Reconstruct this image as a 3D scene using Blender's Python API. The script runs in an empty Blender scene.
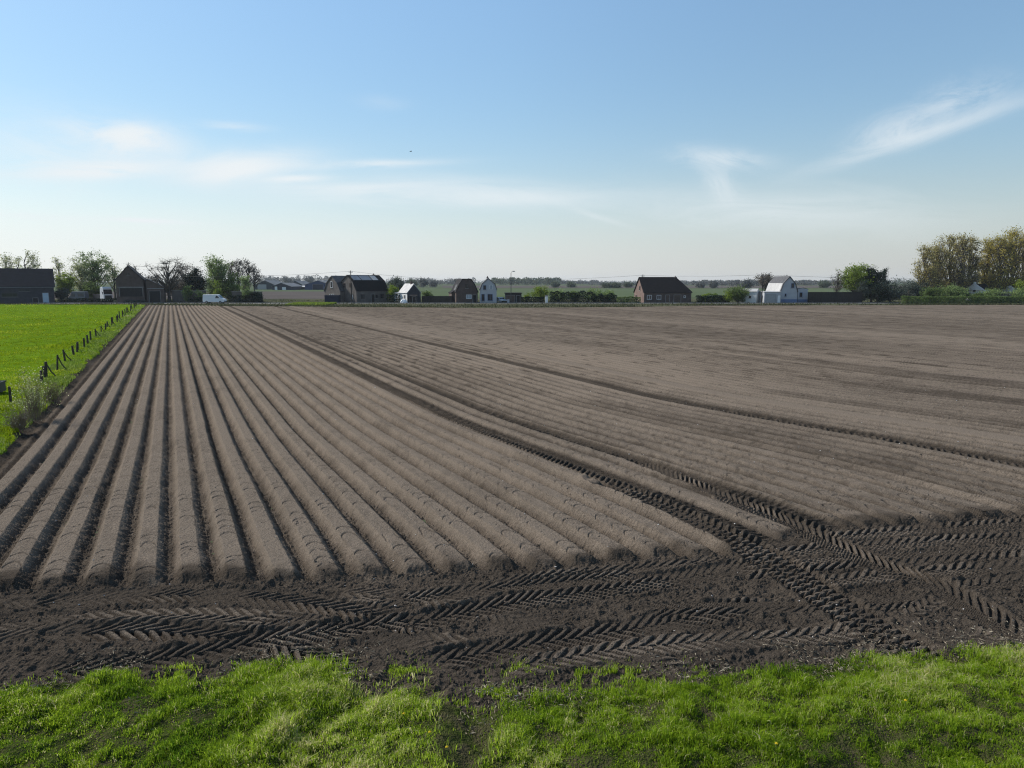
import bpy, math, random
import numpy as np

# ------------------------------------------------------------------ basics
PW, PH, FPX = 1024.0, 768.0, 700.0
CAMH = 5.8
PITCH = math.radians(8.37)
CP, SP = math.cos(PITCH), math.sin(PITCH)
SUN_AZ, SUN_EL = math.radians(-66), math.radians(39)      # azimuth from +Y, clockwise positive
rng = np.random.default_rng(7)
random.seed(7)
scene = bpy.context.scene
COL = scene.collection


def ray(px, py):
    a, b = (px - PW / 2) / FPX, (PH / 2 - py) / FPX
    return a, b * SP + CP, b * CP - SP


def gnd(px, py, z=0.0):
    x, y, zz = ray(px, py)
    t = (z - CAMH) / zz
    return x * t, y * t


def onY(px, py, Y):
    x, y, z = ray(px, py)
    t = Y / y
    return x * t, CAMH + z * t


def hgt(py, Y):
    return onY(512, py, Y)[1]


def X_at(px, Y, z=1.5):
    return (px - PW / 2) / FPX * (Y * CP + (CAMH - z) * SP)


# ------------------------------------------------------------------ noise
_TAB = np.random.default_rng(1234).random((1024, 1024)).astype(np.float32)


def _hash(ix, iy, seed):
    ix, iy = np.asarray(ix).astype(np.int64), np.asarray(iy).astype(np.int64)
    return _TAB[(ix + seed * 131) & 1023, (iy + seed * 577 + (ix >> 10) * 71) & 1023]


def vnoise(x, y, seed=0):
    x, y = np.broadcast_arrays(np.asarray(x, np.float64), np.asarray(y, np.float64))
    ix, iy = np.floor(x), np.floor(y)
    fx, fy = (x - ix).astype(np.float32), (y - iy).astype(np.float32)
    fx = fx * fx * fx * (fx * (fx * 6 - 15) + 10)
    fy = fy * fy * fy * (fy * (fy * 6 - 15) + 10)
    ix, iy = ix.astype(np.int32), iy.astype(np.int32)
    i0, j0 = (ix + seed * 131) & 1023, (iy + seed * 577) & 1023
    i1, j1 = (i0 + 1) & 1023, (j0 + 1) & 1023
    a, b, c, d = _TAB[i0, j0], _TAB[i1, j0], _TAB[i0, j1], _TAB[i1, j1]
    return (a + (b - a) * fx) * (1 - fy) + (c + (d - c) * fx) * fy - 0.5


def fbm(x, y, seed=0, octv=4, gain=0.5):
    r, a = 0.0, 1.0
    for i in range(octv):
        r = r + a * vnoise(x * (2.03 ** i) + 13.7 * i, y * (2.03 ** i) - 7.1 * i, seed + i * 17)
        a *= gain
    return r


def sst(e0, e1, x):
    t = np.clip((x - e0) / (e1 - e0), 0, 1)
    return t * t * (3 - 2 * t)


# ------------------------------------------------------------------ mesh building
def build(name, verts, faces, mats, parent=None, attrs=None, fmat=None, smooth=False, loc=None):
    me = bpy.data.meshes.new(name)
    verts = np.asarray(verts, dtype=np.float32).reshape(-1, 3)
    arrs = [np.asarray(f, dtype=np.int32) for f in faces if len(f)]
    me.vertices.add(len(verts))
    me.vertices.foreach_set('co', verts.ravel())
    tot = np.concatenate([np.full(len(a), a.shape[1], np.int32) for a in arrs])
    loops = np.concatenate([a.ravel() for a in arrs])
    start = np.concatenate([[0], np.cumsum(tot)[:-1]]).astype(np.int32)
    me.loops.add(len(loops))
    me.loops.foreach_set('vertex_index', loops)
    me.polygons.add(len(tot))
    me.polygons.foreach_set('loop_start', start)
    me.polygons.foreach_set('loop_total', tot)
    if not isinstance(mats, (list, tuple)):
        mats = [mats]
    for m in mats:
        me.materials.append(m)
    if fmat is not None:
        me.polygons.foreach_set('material_index', np.asarray(fmat, np.int32))
    me.polygons.foreach_set('use_smooth', np.full(len(tot), smooth, dtype=bool) if isinstance(smooth, bool) else np.asarray(smooth, dtype=bool))
    me.update(calc_edges=True)
    if attrs:
        for k, (dom, val) in attrs.items():
            at = me.attributes.new(k, 'FLOAT', dom)
            at.data.foreach_set('value', np.asarray(val, np.float32))
    ob = bpy.data.objects.new(name, me)
    COL.objects.link(ob)
    if parent is not None:
        ob.parent = parent
    if loc is not None:
        ob.location = loc
    return ob


class Geo:
    def __init__(self):
        self.v, self.q, self.t, self.p, self.n = [], [], [], {}, 0

    def add(self, verts, quads=(), tris=()):
        verts = np.asarray(verts, float).reshape(-1, 3)
        self.v.append(verts)
        if len(quads):
            self.q.append(np.asarray(quads, np.int32) + self.n)
        if len(tris):
            self.t.append(np.asarray(tris, np.int32) + self.n)
        self.n += len(verts)

    def poly(self, verts):
        verts = np.asarray(verts, float)
        k = len(verts)
        self.v.append(verts)
        self.p.setdefault(k, []).append(np.arange(k)[None] + self.n)
        self.n += k

    def box(self, x0, x1, y0, y1, z0, z1):
        v = [(x0, y0, z0), (x1, y0, z0), (x1, y1, z0), (x0, y1, z0), (x0, y0, z1), (x1, y0, z1), (x1, y1, z1), (x0, y1, z1)]
        self.add(v, [(0, 3, 2, 1), (4, 5, 6, 7), (0, 1, 5, 4), (1, 2, 6, 5), (2, 3, 7, 6), (3, 0, 4, 7)])
        return self

    def hexa(self, v8):
        self.add(v8, [(0, 3, 2, 1), (4, 5, 6, 7), (0, 1, 5, 4), (1, 2, 6, 5), (2, 3, 7, 6), (3, 0, 4, 7)])
        return self

    def tube(self, pts, rad, n=6, cap=True):
        pts = np.asarray(pts, float)
        rad = np.broadcast_to(np.asarray(rad, float), (len(pts),))
        d = np.gradient(pts, axis=0)
        d /= np.linalg.norm(d, axis=1)[:, None] + 1e-9
        up = np.where(np.abs(d[:, 2:3]) > 0.9, np.array([[1.0, 0, 0]]), np.array([[0, 0, 1.0]]))
        a = np.cross(d, up)
        a /= np.linalg.norm(a, axis=1)[:, None] + 1e-9
        b = np.cross(d, a)
        th = np.arange(n) * 2 * math.pi / n
        ring = pts[:, None] + rad[:, None, None] * (a[:, None] * np.cos(th)[None, :, None] + b[:, None] * np.sin(th)[None, :, None])
        v = ring.reshape(-1, 3)
        q = []
        for i in range(len(pts) - 1):
            for j in range(n):
                q.append((i * n + j, i * n + (j + 1) % n, (i + 1) * n + (j + 1) % n, (i + 1) * n + j))
        base = self.n
        self.add(v, q)
        if cap and n > 2:
            self.p.setdefault(n, []).append(np.arange(n)[None] + base)
            self.p.setdefault(n, []).append(np.arange(n)[None] + base + (len(pts) - 1) * n)
        return self

    def prism(self, prof, axis, t0, t1):
        """closed profile [(s,z)] extruded along 'y' (s = x) or 'x' (s = y)"""
        k = len(prof)
        mk = (lambda s, z, t: (s, t, z)) if axis == 'y' else (lambda s, z, t: (t, s, z))
        v = [mk(s, z, t0) for s, z in prof] + [mk(s, z, t1) for s, z in prof]
        self.add(v, [(i, (i + 1) % k, k + (i + 1) % k, k + i) for i in range(k)])
        self.poly(v[:k][::-1])
        self.poly(v[k:])
        return self

    def build(self, name, mat, parent=None, **kw):
        f = [np.concatenate(x) for x in (self.q, self.t) if x] + [np.concatenate(a) for a in self.p.values()]
        return build(name, np.concatenate(self.v), f, mat, parent, **kw)


def tag(o, label=None, cat=None, group=None, kind=None):
    if label:
        o['label'] = label
    if cat:
        o['category'] = cat
    if group:
        o['group'] = group
    if kind:
        o['kind'] = kind
    return o


def thing(name, loc, label, cat, rz=0.0, group=None):
    o = bpy.data.objects.new(name, None)
    o.empty_display_size = 0.3
    COL.objects.link(o)
    o.location = loc
    o.rotation_euler = (0, 0, rz)
    return tag(o, label, cat, group)


# ------------------------------------------------------------------ materials
def mat(name, col, rough=0.8, var=0.25, scale=2.0, bump=0.0, metal=0.0, spec=0.3, bscale=None, col2=None, detail=4):
    m = bpy.data.materials.new(name)
    m.use_nodes = True
    nt = m.node_tree
    b = nt.nodes['Principled BSDF']
    b.inputs['Roughness'].default_value = rough
    b.inputs['Metallic'].default_value = metal
    b.inputs['Specular IOR Level'].default_value = spec
    tc = nt.nodes.new('ShaderNodeTexCoord')
    n = nt.nodes.new('ShaderNodeTexNoise')
    n.inputs['Scale'].default_value = scale
    n.inputs['Detail'].default_value = detail
    nt.links.new(tc.outputs['Object'], n.inputs['Vector'])
    r = nt.nodes.new('ShaderNodeValToRGB')
    r.color_ramp.elements[0].position = 0.3
    r.color_ramp.elements[1].position = 0.7
    c = np.array(col, float)
    c2 = np.array(col2, float) if col2 is not None else c * (1 + var)
    c1 = c if col2 is not None else c * (1 - var)
    r.color_ramp.elements[0].color = (*c1, 1)
    r.color_ramp.elements[1].color = (*c2, 1)
    nt.links.new(n.outputs['Fac'], r.inputs['Fac'])
    nt.links.new(r.outputs['Color'], b.inputs['Base Color'])
    if bump:
        n2 = nt.nodes.new('ShaderNodeTexNoise')
        n2.inputs['Scale'].default_value = bscale or scale * 6
        n2.inputs['Detail'].default_value = 4
        nt.links.new(tc.outputs['Object'], n2.inputs['Vector'])
        bp = nt.nodes.new('ShaderNodeBump')
        bp.inputs['Strength'].default_value = bump
        bp.inputs['Distance'].default_value = 0.05
        nt.links.new(n2.outputs['Fac'], bp.inputs['Height'])
        nt.links.new(bp.outputs['Normal'], b.inputs['Normal'])
    return m


def leaf_mat(name, c1, c2, trans=0.35, c3=None, rough=0.55):
    """foliage: colour varies leaf by leaf through the mesh attribute 'tint'"""
    m = bpy.data.materials.new(name)
    m.use_nodes = True
    nt = m.node_tree
    b = nt.nodes['Principled BSDF']
    out = nt.nodes['Material Output']
    a = nt.nodes.new('ShaderNodeAttribute')
    a.attribute_name = 'tint'
    r = nt.nodes.new('ShaderNodeValToRGB')
    r.color_ramp.elements[0].color = (*c1, 1)
    r.color_ramp.elements[1].color = (*c2, 1)
    if c3 is not None:
        r.color_ramp.elements[1].position = 0.72
        e = r.color_ramp.elements.new(1.0)
        e.color = (*c3, 1)
    nt.links.new(a.outputs['Fac'], r.inputs['Fac'])
    nt.links.new(r.outputs['Color'], b.inputs['Base Color'])
    b.inputs['Roughness'].default_value = rough
    b.inputs['Specular IOR Level'].default_value = 0.0
    t = nt.nodes.new('ShaderNodeBsdfTranslucent')
    nt.links.new(r.outputs['Color'], t.inputs['Color'])
    mx = nt.nodes.new('ShaderNodeMixShader')
    mx.inputs['Fac'].default_value = trans
    nt.links.new(b.outputs[0], mx.inputs[1])
    nt.links.new(t.outputs[0], mx.inputs[2])
    nt.links.new(mx.outputs[0], out.inputs['Surface'])
    return m


def glass_mat(name, col, rough=0.08):
    m = mat(name, col, rough, 0.15, 0.7, spec=0.5)
    return m


M = {}
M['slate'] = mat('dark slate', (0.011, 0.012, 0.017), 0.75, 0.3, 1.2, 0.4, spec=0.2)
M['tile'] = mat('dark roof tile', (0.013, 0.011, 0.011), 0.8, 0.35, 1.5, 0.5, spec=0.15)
M['tile_grey'] = mat('grey roof tile', (0.075, 0.073, 0.075), 0.7, 0.3, 1.5, 0.5)
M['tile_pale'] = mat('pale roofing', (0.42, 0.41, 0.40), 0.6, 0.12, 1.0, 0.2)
M['brick_dark'] = mat('dark weathered brick', (0.052, 0.052, 0.060), 0.9, 0.25, 1.3, 0.5)
M['brick_brown'] = mat('brown brick', (0.098, 0.072, 0.062), 0.9, 0.28, 1.1, 0.5)
M['brick_red'] = mat('red brick', (0.155, 0.105, 0.090), 0.9, 0.25, 1.0, 0.5)
M['brick_grey'] = mat('grey brick', (0.125, 0.108, 0.098), 0.9, 0.25, 1.0, 0.5)
M['render_white'] = mat('white render', (0.78, 0.77, 0.75), 0.85, 0.05, 0.6, 0.1)
M['render_shaded'] = mat('shaded white render', (0.42, 0.43, 0.45), 0.85, 0.08, 0.6, 0.1)  # white render with its shade put into the grey colour
M['plinth_blue'] = mat('blue grey plinth', (0.13, 0.18, 0.30), 0.8, 0.12, 0.8)
M['white_paint'] = mat('white paint', (0.75, 0.75, 0.74), 0.5, 0.04, 1.0)
M['blue_door'] = mat('pale blue paint', (0.42, 0.52, 0.60), 0.5, 0.05, 1.0)
M['wood_dark'] = mat('dark timber', (0.030, 0.026, 0.024), 0.9, 0.35, 2.5, 0.4)
M['wood_post'] = mat('weathered post', (0.045, 0.038, 0.032), 0.9, 0.35, 6.0, 0.5)
M['wood_brown'] = mat('brown painted wood', (0.10, 0.07, 0.055), 0.8, 0.25, 2.0, 0.2)
M['glass'] = glass_mat('window glass', (0.018, 0.022, 0.028))
M['glass_pale'] = glass_mat('window with painted reflection', (0.30, 0.34, 0.38), 0.25)  # pale base colour stands in for a reflection in the pane
M['solar'] = mat('skylight glazing', (0.20, 0.21, 0.23), 0.35, 0.2, 0.7)
M['metal_grey'] = mat('galvanised metal', (0.30, 0.31, 0.32), 0.5, 0.12, 2.0, metal=0.5)
M['metal_dark'] = mat('dark metal', (0.04, 0.042, 0.045), 0.5, 0.2, 2.0)
M['blue_sheet'] = mat('blue sheet cladding', (0.035, 0.055, 0.13), 0.55, 0.12, 0.3)
M['navy_sheet'] = mat('navy sheet cladding', (0.020, 0.024, 0.045), 0.6, 0.2, 0.6)
M['shed_green'] = mat('dark sheet cladding', (0.040, 0.048, 0.055), 0.7, 0.2, 0.3)
M['shed_roof'] = mat('fibre cement roof', (0.12, 0.125, 0.135), 0.75, 0.15, 0.3)
M['rubber'] = mat('black rubber', (0.015, 0.015, 0.016), 0.9, 0.2, 3.0)
M['car_white'] = mat('white car paint', (0.72, 0.73, 0.74), 0.3, 0.02, 1.0, spec=0.5)
M['car_grey'] = mat('grey car paint', (0.10, 0.11, 0.13), 0.3, 0.06, 1.0, spec=0.5)
M['car_silver'] = mat('silver car paint', (0.36, 0.38, 0.41), 0.3, 0.04, 1.0, spec=0.5)
M['lamp_glass'] = mat('lamp glass', (0.65, 0.66, 0.66), 0.2, 0.03, 1.0, spec=0.5)
M['red_glass'] = mat('red lamp glass', (0.35, 0.02, 0.02), 0.2, 0.03, 1.0, spec=0.5)
M['concrete'] = mat('grey concrete', (0.26, 0.25, 0.24), 0.9, 0.2, 1.0, 0.3)
M['white_plastic'] = mat('white sheet plastic', (0.80, 0.80, 0.80), 0.45, 0.05, 2.0, 0.2)
M['bark'] = mat('bark', (0.085, 0.074, 0.062), 0.95, 0.3, 3.0, 0.5)
M['bark_pale'] = mat('pale bark', (0.19, 0.145, 0.10), 0.95, 0.3, 3.0, 0.5)
M['bird'] = mat('dark plumage', (0.03, 0.032, 0.036), 0.8, 0.2, 8.0)
M['asphalt'] = mat('asphalt', (0.11, 0.108, 0.103), 0.9, 0.18, 0.6, 0.3)
M['gravel'] = mat('pale gravel', (0.30, 0.28, 0.25), 0.95, 0.25, 1.5, 0.3)

L = {}
L['olive'] = leaf_mat('olive young leaves', (0.231, 0.194, 0.081), (0.466, 0.404, 0.142), 0.5, (0.527, 0.480, 0.231))
L['gold'] = leaf_mat('gold green young leaves', (0.261, 0.222, 0.063), (0.491, 0.414, 0.091), 0.5, (0.550, 0.430, 0.138))
L['pale'] = leaf_mat('pale spring leaves', (0.253, 0.282, 0.137), (0.427, 0.448, 0.233), 0.5, (0.505, 0.505, 0.331))
L['lime'] = leaf_mat('lime spring leaves', (0.129, 0.186, 0.032), (0.229, 0.300, 0.043), 0.4, (0.315, 0.372, 0.072))
L['mid'] = leaf_mat('mid green leaves', (0.086, 0.124, 0.041), (0.147, 0.206, 0.061), 0.5, (0.206, 0.258, 0.103))
L['willow'] = leaf_mat('willow leaves', (0.126, 0.185, 0.064), (0.241, 0.316, 0.115), 0.5, (0.316, 0.400, 0.190))
L['dark'] = leaf_mat('dark evergreen leaves', (0.016, 0.026, 0.018), (0.030, 0.046, 0.030), 0.15, (0.045, 0.062, 0.042))
L['grey'] = leaf_mat('grey green leaves', (0.068, 0.083, 0.066), (0.110, 0.131, 0.108), 0.25, (0.152, 0.173, 0.138))
L['twig'] = leaf_mat('bud and twig haze', (0.109, 0.094, 0.078), (0.172, 0.149, 0.121), 0.15, (0.234, 0.211, 0.164))
L['far'] = leaf_mat('far woodland', (0.085, 0.105, 0.075), (0.13, 0.155, 0.105), 0.3, (0.17, 0.19, 0.13))
L['farbare_haze'] = leaf_mat('far bare woodland with painted haze', (0.12, 0.125, 0.125), (0.17, 0.175, 0.165), 0.3, (0.21, 0.21, 0.19))  # bare grey twigs, paled so distance haze is put into their colour
L['grass'] = leaf_mat('grass blades', (0.065, 0.140, 0.010), (0.345, 0.470, 0.032), 0.62, (0.62, 0.56, 0.30), 0.6)
L['meadow'] = leaf_mat('meadow blades', (0.125, 0.185, 0.006), (0.240, 0.310, 0.012), 0.55, (0.320, 0.370, 0.035), 0.55)
L['dry'] = leaf_mat('dry weeds', (0.13, 0.21, 0.025), (0.24, 0.29, 0.075), 0.5, (0.42, 0.40, 0.26), 0.7)
L['straw'] = leaf_mat('straw litter', (0.13, 0.11, 0.08), (0.26, 0.22, 0.16), 0.1, (0.40, 0.36, 0.28), 0.8)
L['road_grass'] = leaf_mat('rough verge grass', (0.045, 0.052, 0.026), (0.080, 0.085, 0.042), 0.3, (0.14, 0.14, 0.07), 0.6)


def soil_material():
    m = bpy.data.materials.new('field soil')
    m.use_nodes = True
    nt = m.node_tree
    N, Lk = nt.nodes.new, nt.links.new
    b = nt.nodes['Principled BSDF']
    b.inputs['Roughness'].default_value = 0.95
    b.inputs['Specular IOR Level'].default_value = 0.0
    tc = N('ShaderNodeTexCoord')
    a = N('ShaderNodeAttribute')
    a.attribute_name = 'moist_shade'
    big = N('ShaderNodeTexNoise'); big.inputs['Scale'].default_value = 0.35; big.inputs['Detail'].default_value = 5
    mid = N('ShaderNodeTexNoise'); mid.inputs['Scale'].default_value = 7.0; mid.inputs['Detail'].default_value = 5; mid.inputs['Roughness'].default_value = 0.65
    fine = N('ShaderNodeTexNoise'); fine.inputs['Scale'].default_value = 38.0; fine.inputs['Detail'].default_value = 4; fine.inputs['Roughness'].default_value = 0.7
    for n in (big, mid, fine):
        Lk(tc.outputs['Object'], n.inputs['Vector'])
    # wetness and painted shade = attribute + patchy noise
    s1 = N('ShaderNodeMath'); s1.operation = 'MULTIPLY_ADD'; s1.inputs[1].default_value = 0.45; s1.inputs[2].default_value = -0.225
    Lk(big.outputs['Fac'], s1.inputs[0])
    s2 = N('ShaderNodeMath'); s2.operation = 'ADD'
    Lk(a.outputs['Fac'], s2.inputs[0]); Lk(s1.outputs[0], s2.inputs[1])
    s3 = N('ShaderNodeMath'); s3.operation = 'MULTIPLY_ADD'; s3.inputs[1].default_value = 0.5; s3.inputs[2].default_value = -0.25
    Lk(mid.outputs['Fac'], s3.inputs[0])
    s4 = N('ShaderNodeMath'); s4.operation = 'ADD'; s4.use_clamp = True
    Lk(s2.outputs[0], s4.inputs[0]); Lk(s3.outputs[0], s4.inputs[1])
    r = N('ShaderNodeValToRGB')
    e = r.color_ramp.elements
    e[0].position = 0.0; e[0].color = (0.194, 0.158, 0.125, 1)
    e[1].position = 1.0; e[1].color = (0.050, 0.0415, 0.0335, 1)
    k = e.new(0.5); k.color = (0.086, 0.070, 0.0555, 1)
    Lk(s4.outputs[0], r.inputs['Fac'])
    f = N('ShaderNodeValToRGB')
    f.color_ramp.elements[0].position = 0.32; f.color_ramp.elements[0].color = (0.55, 0.55, 0.55, 1)
    f.color_ramp.elements[1].position = 0.70; f.color_ramp.elements[1].color = (1.36, 1.35, 1.34, 1)
    Lk(fine.outputs['Fac'], f.inputs['Fac'])
    mx = N('ShaderNodeMix'); mx.data_type = 'RGBA'; mx.blend_type = 'MULTIPLY'; mx.inputs['Factor'].default_value = 0.9
    Lk(r.outputs['Color'], mx.inputs['A']); Lk(f.outputs['Color'], mx.inputs['B'])
    Lk(mx.outputs['Result'], b.inputs['Base Color'])
    bn = N('ShaderNodeTexNoise'); bn.inputs['Scale'].default_value = 16.0; bn.inputs['Detail'].default_value = 7; bn.inputs['Roughness'].default_value = 0.7
    Lk(tc.outputs['Object'], bn.inputs['Vector'])
    bp = N('ShaderNodeBump'); bp.inputs['Strength'].default_value = 1.0; bp.inputs['Distance'].default_value = 0.06
    Lk(bn.outputs['Fac'], bp.inputs['Height'])
    Lk(bp.outputs['Normal'], b.inputs['Normal'])
    return m


def ground_mat(name, stops, scale, bump=0.5, bscale=8.0, scale2=None, rough=0.9):
    m = bpy.data.materials.new(name)
    m.use_nodes = True
    nt = m.node_tree
    N, Lk = nt.nodes.new, nt.links.new
    b = nt.nodes['Principled BSDF']
    b.inputs['Roughness'].default_value = rough
    b.inputs['Specular IOR Level'].default_value = 0.0
    tc = N('ShaderNodeTexCoord')
    n = N('ShaderNodeTexNoise'); n.inputs['Scale'].default_value = scale; n.inputs['Detail'].default_value = 6; n.inputs['Roughness'].default_value = 0.65
    Lk(tc.outputs['Object'], n.inputs['Vector'])
    r = N('ShaderNodeValToRGB')
    e = r.color_ramp.elements
    while len(e) < len(stops):
        e.new(0.5)
    for i, c in enumerate(stops):
        e[i].position = 0.3 + 0.4 * i / (len(stops) - 1)
        e[i].color = (*c, 1)
    Lk(n.outputs['Fac'], r.inputs['Fac'])
    Lk(r.outputs['Color'], b.inputs['Base Color'])
    n2 = N('ShaderNodeTexNoise'); n2.inputs['Scale'].default_value = bscale; n2.inputs['Detail'].default_value = 4
    Lk(tc.outputs['Object'], n2.inputs['Vector'])
    bp = N('ShaderNodeBump'); bp.inputs['Strength'].default_value = bump; bp.inputs['Distance'].default_value = 0.08
    Lk(n2.outputs['Fac'], bp.inputs['Height'])
    Lk(bp.outputs['Normal'], b.inputs['Normal'])
    return m


M['soil'] = soil_material()
M['pasture'] = ground_mat('pasture turf', [(0.055, 0.095, 0.006), (0.100, 0.170, 0.008), (0.135, 0.215, 0.012)], 0.9, 0.8, 6.0)
M['turf'] = ground_mat('verge turf', [(0.075, 0.062, 0.040), (0.055, 0.060, 0.022), (0.048, 0.070, 0.014)], 3.0, 1.0, 25.0)
M['far_green'] = ground_mat('far grassland', [(0.068, 0.085, 0.048), (0.090, 0.108, 0.064)], 0.02, 0.3, 1.0)
M['far_crop'] = ground_mat('far young crop', [(0.075, 0.100, 0.055), (0.095, 0.12, 0.068)], 0.02, 0.3, 1.0)
M['far_soil'] = ground_mat('far bare soil', [(0.080, 0.070, 0.066), (0.11, 0.098, 0.090)], 0.05, 0.5, 1.0)
M['yard'] = ground_mat('yard ground', [(0.045, 0.052, 0.028), (0.075, 0.078, 0.045), (0.095, 0.09, 0.07)], 0.12, 0.5, 3.0)

# ------------------------------------------------------------------ ploughed field, pasture, verge: one height field split by kind
AR = math.radians(25.86)
CA, SA = math.cos(AR), math.sin(AR)


def uv_of(x, y):
    return -x * SA + y * CA, x * CA + y * SA


def v_px(px, py, z=0.08):
    x, y = gnd(px, py, z)
    return x * CA + y * SA


SPC = 0.75
def vfan(u, v):
    """the rows run a little wider apart near the headland"""
    return VC + (v - VC) * (1 - 0.095 * sst(30, 12, u))


VC = v_px(176, 520)
def k_px(px, py):
    x, y = gnd(px, py, 0.08)
    u, v = uv_of(x, y)
    return float(vfan(u, v))
_ph = [k_px(102, 577), k_px(146, 577), k_px(191, 577), k_px(239, 577), k_px(286, 577), k_px(154, 478), k_px(181.6, 478), k_px(161, 398), k_px(177, 398)]
_c = np.angle(np.mean(np.exp(2j * np.pi * np.array(_ph) / SPC))) / (2 * np.pi) * SPC
V0 = float(_c)
_vl = v_px(84, 398)
KL = round((_vl - V0) / SPC)
V_LEFT_RIDGE = V0 + KL * SPC                   # the leftmost ridge
V_GRASS = V_LEFT_RIDGE - 1.15                  # edge of pasture strip
V_FENCE = float(np.mean([v_px(9, 403, 0.2), v_px(46, 377, 0.2), v_px(133, 308, 0.2)]))
print('ridge', V0, 'left ridge', V_LEFT_RIDGE, 'fence', V_FENCE, 'spacing check', np.diff(_ph))
V_RUT1 = float(np.mean([k_px(380, 380), k_px(672, 500)]))
V_RUT2 = float(np.mean([k_px(422, 380), k_px(680, 478)]))
V_RUT3 = float(np.mean([k_px(568, 372), k_px(664, 394), k_px(855, 437)]))
V_PALE = float(np.mean([k_px(500, 350), k_px(690, 386)]))
V_RUT5 = float(np.mean([k_px(520, 315), k_px(1000, 346)]))
V_RUT6 = float(np.mean([k_px(860, 315), k_px(1024, 321)]))
print('ruts', V_RUT1, V_RUT2, V_RUT3, V_PALE, V_RUT5, V_RUT6)

bnd = np.array([gnd(*p) for p in [(-200, 592), (0, 586), (130, 581), (290, 578), (460, 570), (560, 566), (640, 557), (715, 554), (760, 545), (800, 533), (870, 526), (1024, 514), (1300, 496)]])
vrg = np.array([gnd(*p) for p in [(-300, 700), (0, 690), (60, 676), (130, 668), (200, 690), (255, 668), (330, 668), (365, 692), (420, 686), (475, 712), (520, 696), (600, 690), (700, 686), (800, 668), (900, 656), (1024, 650), (1300, 640)]])
fend = np.array([gnd(*p) for p in [(-400, 304.3), (140, 305.0), (300, 306.3), (480, 307.6), (620, 306.8), (700, 305.4), (1024, 304.6), (1500, 304.6)]])


def interp_line(line, x):
    return np.interp(x, line[:, 0], line[:, 1])


TRACKS = [  # pixel polyline, half width, pitch, depth, direction
    ([(-60, 640), (60, 620), (200, 612), (330, 622), (420, 640), (520, 650)], 0.30, 0.24, 0.35, -1),
    ([(330, 590), (430, 597), (520, 618), (610, 650), (700, 672)], 0.30, 0.24, 0.40, 1),
    ([(150, 650), (260, 622), (380, 600), (500, 585), (600, 575)], 0.30, 0.23, 0.45, -1),
    ([(-40, 602), (60, 598), (150, 590)], 0.28, 0.22, 0.35, 1),
    ([(500, 668), (600, 650), (700, 640), (800, 636), (900, 625)], 0.28, 0.23, 0.30, 1),
    ([(430, 600), (520, 578), (640, 566), (740, 560)], 0.30, 0.22, 0.55, 1),
    ([(850, 660), (930, 640), (1060, 628)], 0.28, 0.24, 0.25, 1),
    ([(20, 605), (90, 596), (150, 593), (217, 592), (280, 597), (335, 606), (391, 617), (430, 630)], 0.31, 0.21, 0.85, 1),
    ([(62, 631), (110, 629), (163, 628), (237, 636), (305, 650), (360, 668)], 0.30, 0.23, 1.1, 1),
    ([(40, 671), (100, 664), (152, 657), (217, 646), (275, 636), (345, 627), (420, 616)], 0.31, 0.25, 1.15, 1),
    ([(430, 660), (490, 648), (533, 641), (590, 633), (640, 625), (700, 612), (770, 600)], 0.32, 0.23, 1.0, 1),
    ([(640, 607), (748, 605), (850, 604), (930, 598)], 0.24, 0.19, 0.7, -1),
    ([(400, 624), (470, 608), (530, 598), (611, 586), (690, 574), (770, 560)], 0.32, 0.22, 1.0, 1),
    ([(395, 600), (470, 588), (560, 580), (640, 572)], 0.26, 0.20, 0.7, 1),
    ([(760, 541), (850, 534), (930, 527), (1080, 516)], 0.30, 0.24, 0.6, 1),
    ([(740, 556), (800, 549), (880, 543), (1080, 531)], 0.30, 0.24, 0.6, 1),
    ([(740, 572), (800, 564), (880, 558), (1080, 545)], 0.30, 0.24, 0.65, -1),
    ([(780, 585), (840, 578), (900, 572), (1080, 560)], 0.30, 0.24, 0.5, 1),
    ([(930, 590), (1000, 580), (1080, 574)], 0.28, 0.24, 0.5, 1),
    ([(905, 617), (925, 604), (945, 594)], 0.17, 0.25, 0.5, 1),
]
OVER_TRACKS = [  # the pair of wheel tracks leaving the beds
    ([(600, 482), (640, 496), (680, 514), (748, 546), (782, 565), (815, 588), (870, 622), (930, 662)], 0.43, 0.21, 1.3, -1),
    ([(620, 455), (680, 477), (748, 504), (805, 528), (832, 542), (883, 565), (934, 581), (968, 600), (1040, 645)], 0.38, 0.21, 1.0, -1),
]


def grid_axes():
    tx = np.concatenate([np.linspace(-1.6, -0.93, 90)[:-1], np.linspace(-0.93, 0.93, 1500), np.linspace(0.93, 1.5, 80)[1:]])
    ys = [4.6]
    while ys[-1] < 182:
        y = ys[-1]
        ys.append(y + min(max(y * y / 6000.0, 0.013 if y > 7.4 else 0.03), 0.21 if y < 95 else 0.42))
    return tx, np.array(ys)


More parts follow.
